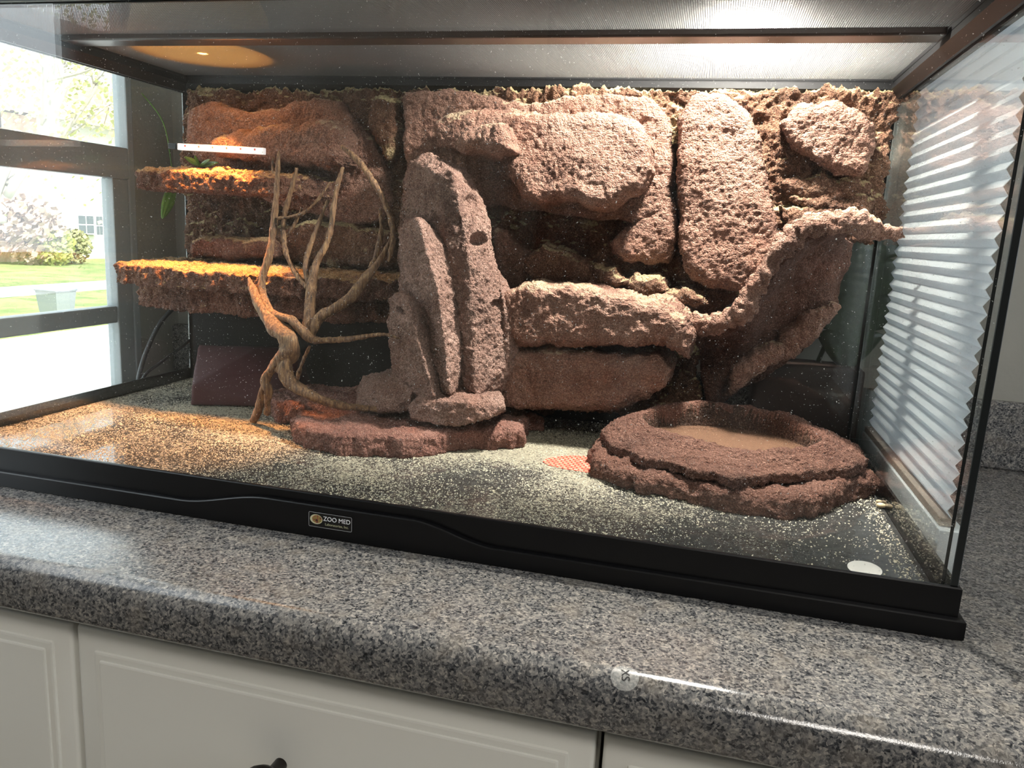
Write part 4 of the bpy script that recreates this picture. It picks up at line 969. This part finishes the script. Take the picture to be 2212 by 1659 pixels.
box('brick_wing', HX - 5, HX + 0.3, hy(-260), hy(78), ZG, 3.0, BRICK, house)
def wfun(px0, px1, py0, py1):
    y0, y1, z0, z1 = hy(px0), hy(px1), hz(py1), hz(py0)
    f = box('window', HX + 0.0, HX + 0.36, y0, y1, z0, z1, plain('house_window_trim', (0.7, 0.7, 0.7), 0.5), house)
    w_ = (y1 - y0); h_ = z1 - z0
    for i in range(2):
        for j in range(2):
            box('pane', HX + 0.355, HX + 0.37, y0 + w_ * (0.06 + 0.47 * i), y0 + w_ * (0.47 + 0.47 * i), z0 + h_ * (0.06 + 0.47 * j), z0 + h_ * (0.47 + 0.47 * j), plain('house_pane', (0.10, 0.11, 0.12), 0.1), f)
wfun(150, 187, 462, 505); wfun(190, 205, 462, 508); wfun(0, 14, 450, 492)
V = [(HX + 1, hy(-300), 3.0), (HX + 1, hy(440), 3.0), (HX - 3, hy(440), 5.2), (HX - 3, hy(-300), 5.2), (HX - 7, hy(-300), 3.0), (HX - 7, hy(440), 3.0)]
mesh('roof', V, [[0, 1, 2, 3], [3, 2, 5, 4], [0, 3, 4], [1, 5, 2]], noise_mat('roof_tiles', [(0.3, (0.28, 0.14, 0.10)), (0.7, (0.40, 0.24, 0.18))], 4), house, False)
def bush(px, py, X, r, mat, label, nm='bush'):
    c = UX(px, py, X); o = empty(nm, (c[0], c[1], ZG)); tag(o, label, 'bush')
    bm = bmesh.new()
    rs = random.Random(int(px))
    for k in range(1000):
        d = Vector((rs.gauss(0, 1), rs.gauss(0, 1), rs.gauss(0, 1))).normalized() * r * rs.uniform(0.55, 1.0); p = Vector((c[0], c[1], ZG + r * 1.02)) + d
        s = r * 0.10; u = Vector((rs.gauss(0, 1), rs.gauss(0, 1), rs.gauss(0, 1))).normalized(); w_ = u.orthogonal().normalized()
        bm.faces.new([bm.verts.new(p + u * s), bm.verts.new(p + w_ * s), bm.verts.new(p - u * s), bm.verts.new(p - w_ * s)])
    from_bm('foliage', bm, mat, o, False)
    tube('stem', [[c[0], c[1], ZG, .05], [c[0], c[1], ZG + r * 0.5, .05], [c[0] + .03, c[1], ZG + r, .03]], WOOD, o, sides=6)
bush(65, 500, -20.5, 1.05, noise_mat('russet_leaves', [(0.3, (0.30, 0.19, 0.15)), (0.7, (0.42, 0.30, 0.24))], 5), 'round russet bush in front of the brick wing')
bush(115, 530, -20.0, 0.62, noise_mat('yellow_leaves', [(0.3, (0.28, 0.30, 0.07)), (0.7, (0.42, 0.42, 0.14))], 5), 'yellow green bush beside the russet bush')
bush(155, 535, -20.2, 0.58, noise_mat('olive_leaves', [(0.3, (0.20, 0.20, 0.09)), (0.7, (0.30, 0.28, 0.14))], 5), 'olive bush under the white house window')
# bare tree
tr = UX(-70, 250, -12.0)
tree = tag(empty('tree', (tr[0], tr[1], ZG)), 'pale bare tree with leafy branches seen through the upper window', 'tree')
BARK = plain('bark', (0.34, 0.30, 0.25), 0.9)
rs = random.Random(5)
def limb(p, d, L_, r, lev):
    q = p + d * L_; m_ = (p + q) / 2 + Vector((rs.gauss(0, .04), rs.gauss(0, .04), rs.gauss(0, .04))) * L_
    tube('limb', [[*p, r], [*m_, r * 0.85], [*q, r * 0.65]], BARK, tree, sides=6, per=4)
    if lev == 0: return
    for k in range(3):
        nd = (d + Vector((rs.gauss(0, .45), rs.gauss(0, .6), rs.gauss(0.05, .4)))).normalized()
        limb(p + d * L_ * rs.uniform(0.5, 1.0), nd, L_ * rs.uniform(0.55, 0.8), r * 0.55, lev - 1)
limb(Vector((tr[0], tr[1], ZG)), Vector((0.02, 0.30, 1)).normalized(), 3.2, 0.15, 4)
bm = bmesh.new()
for k in range(2600):
    p = Vector((tr[0] + rs.gauss(0, 1.3), tr[1] + 2.0 + rs.gauss(0, 1.6), 2.6 + rs.gauss(0, 1.0)))
    u = Vector((rs.gauss(0, 1), rs.gauss(0, 1), rs.gauss(0, 1))).normalized() * 0.045; w_ = u.orthogonal() * 0.8
    bm.faces.new([bm.verts.new(p + u), bm.verts.new(p + w_), bm.verts.new(p - u), bm.verts.new(p - w_)])
lv = from_bm('leaves', bm, noise_mat('tree_leaves', [(0.3, (0.30, 0.32, 0.12)), (0.7, (0.45, 0.43, 0.22))], 3), tree, False); lv['kind'] = 'stuff'
# bin on the pavement
bc = UX(122, 655, -10.2)
bn = tag(empty('wheelie_bin', (bc[0], bc[1], ZG)), 'grey bin standing on the pavement outside', 'bin')
zt = UX(122, 628, -10.2)[2]
V = []; 
for (s, z) in ((0.15, ZG), (0.20, zt)): V += [(bc[0] - s, bc[1] - s, z), (bc[0] + s, bc[1] - s, z), (bc[0] + s, bc[1] + s, z), (bc[0] - s, bc[1] + s, z)]
mesh('body', V, [[0, 1, 2, 3], [4, 5, 6, 7], [0, 1, 5, 4], [1, 2, 6, 5], [2, 3, 7, 6], [3, 0, 4, 7]], plain('grey_bin', (0.16, 0.17, 0.18), 0.6), bn, False)
box('lid', bc[0] - 0.22, bc[0] + 0.22, bc[1] - 0.22, bc[1] + 0.22, zt, zt + 0.04, plain('grey_bin_lid', (0.14, 0.15, 0.16), 0.6), bn, 0.02)
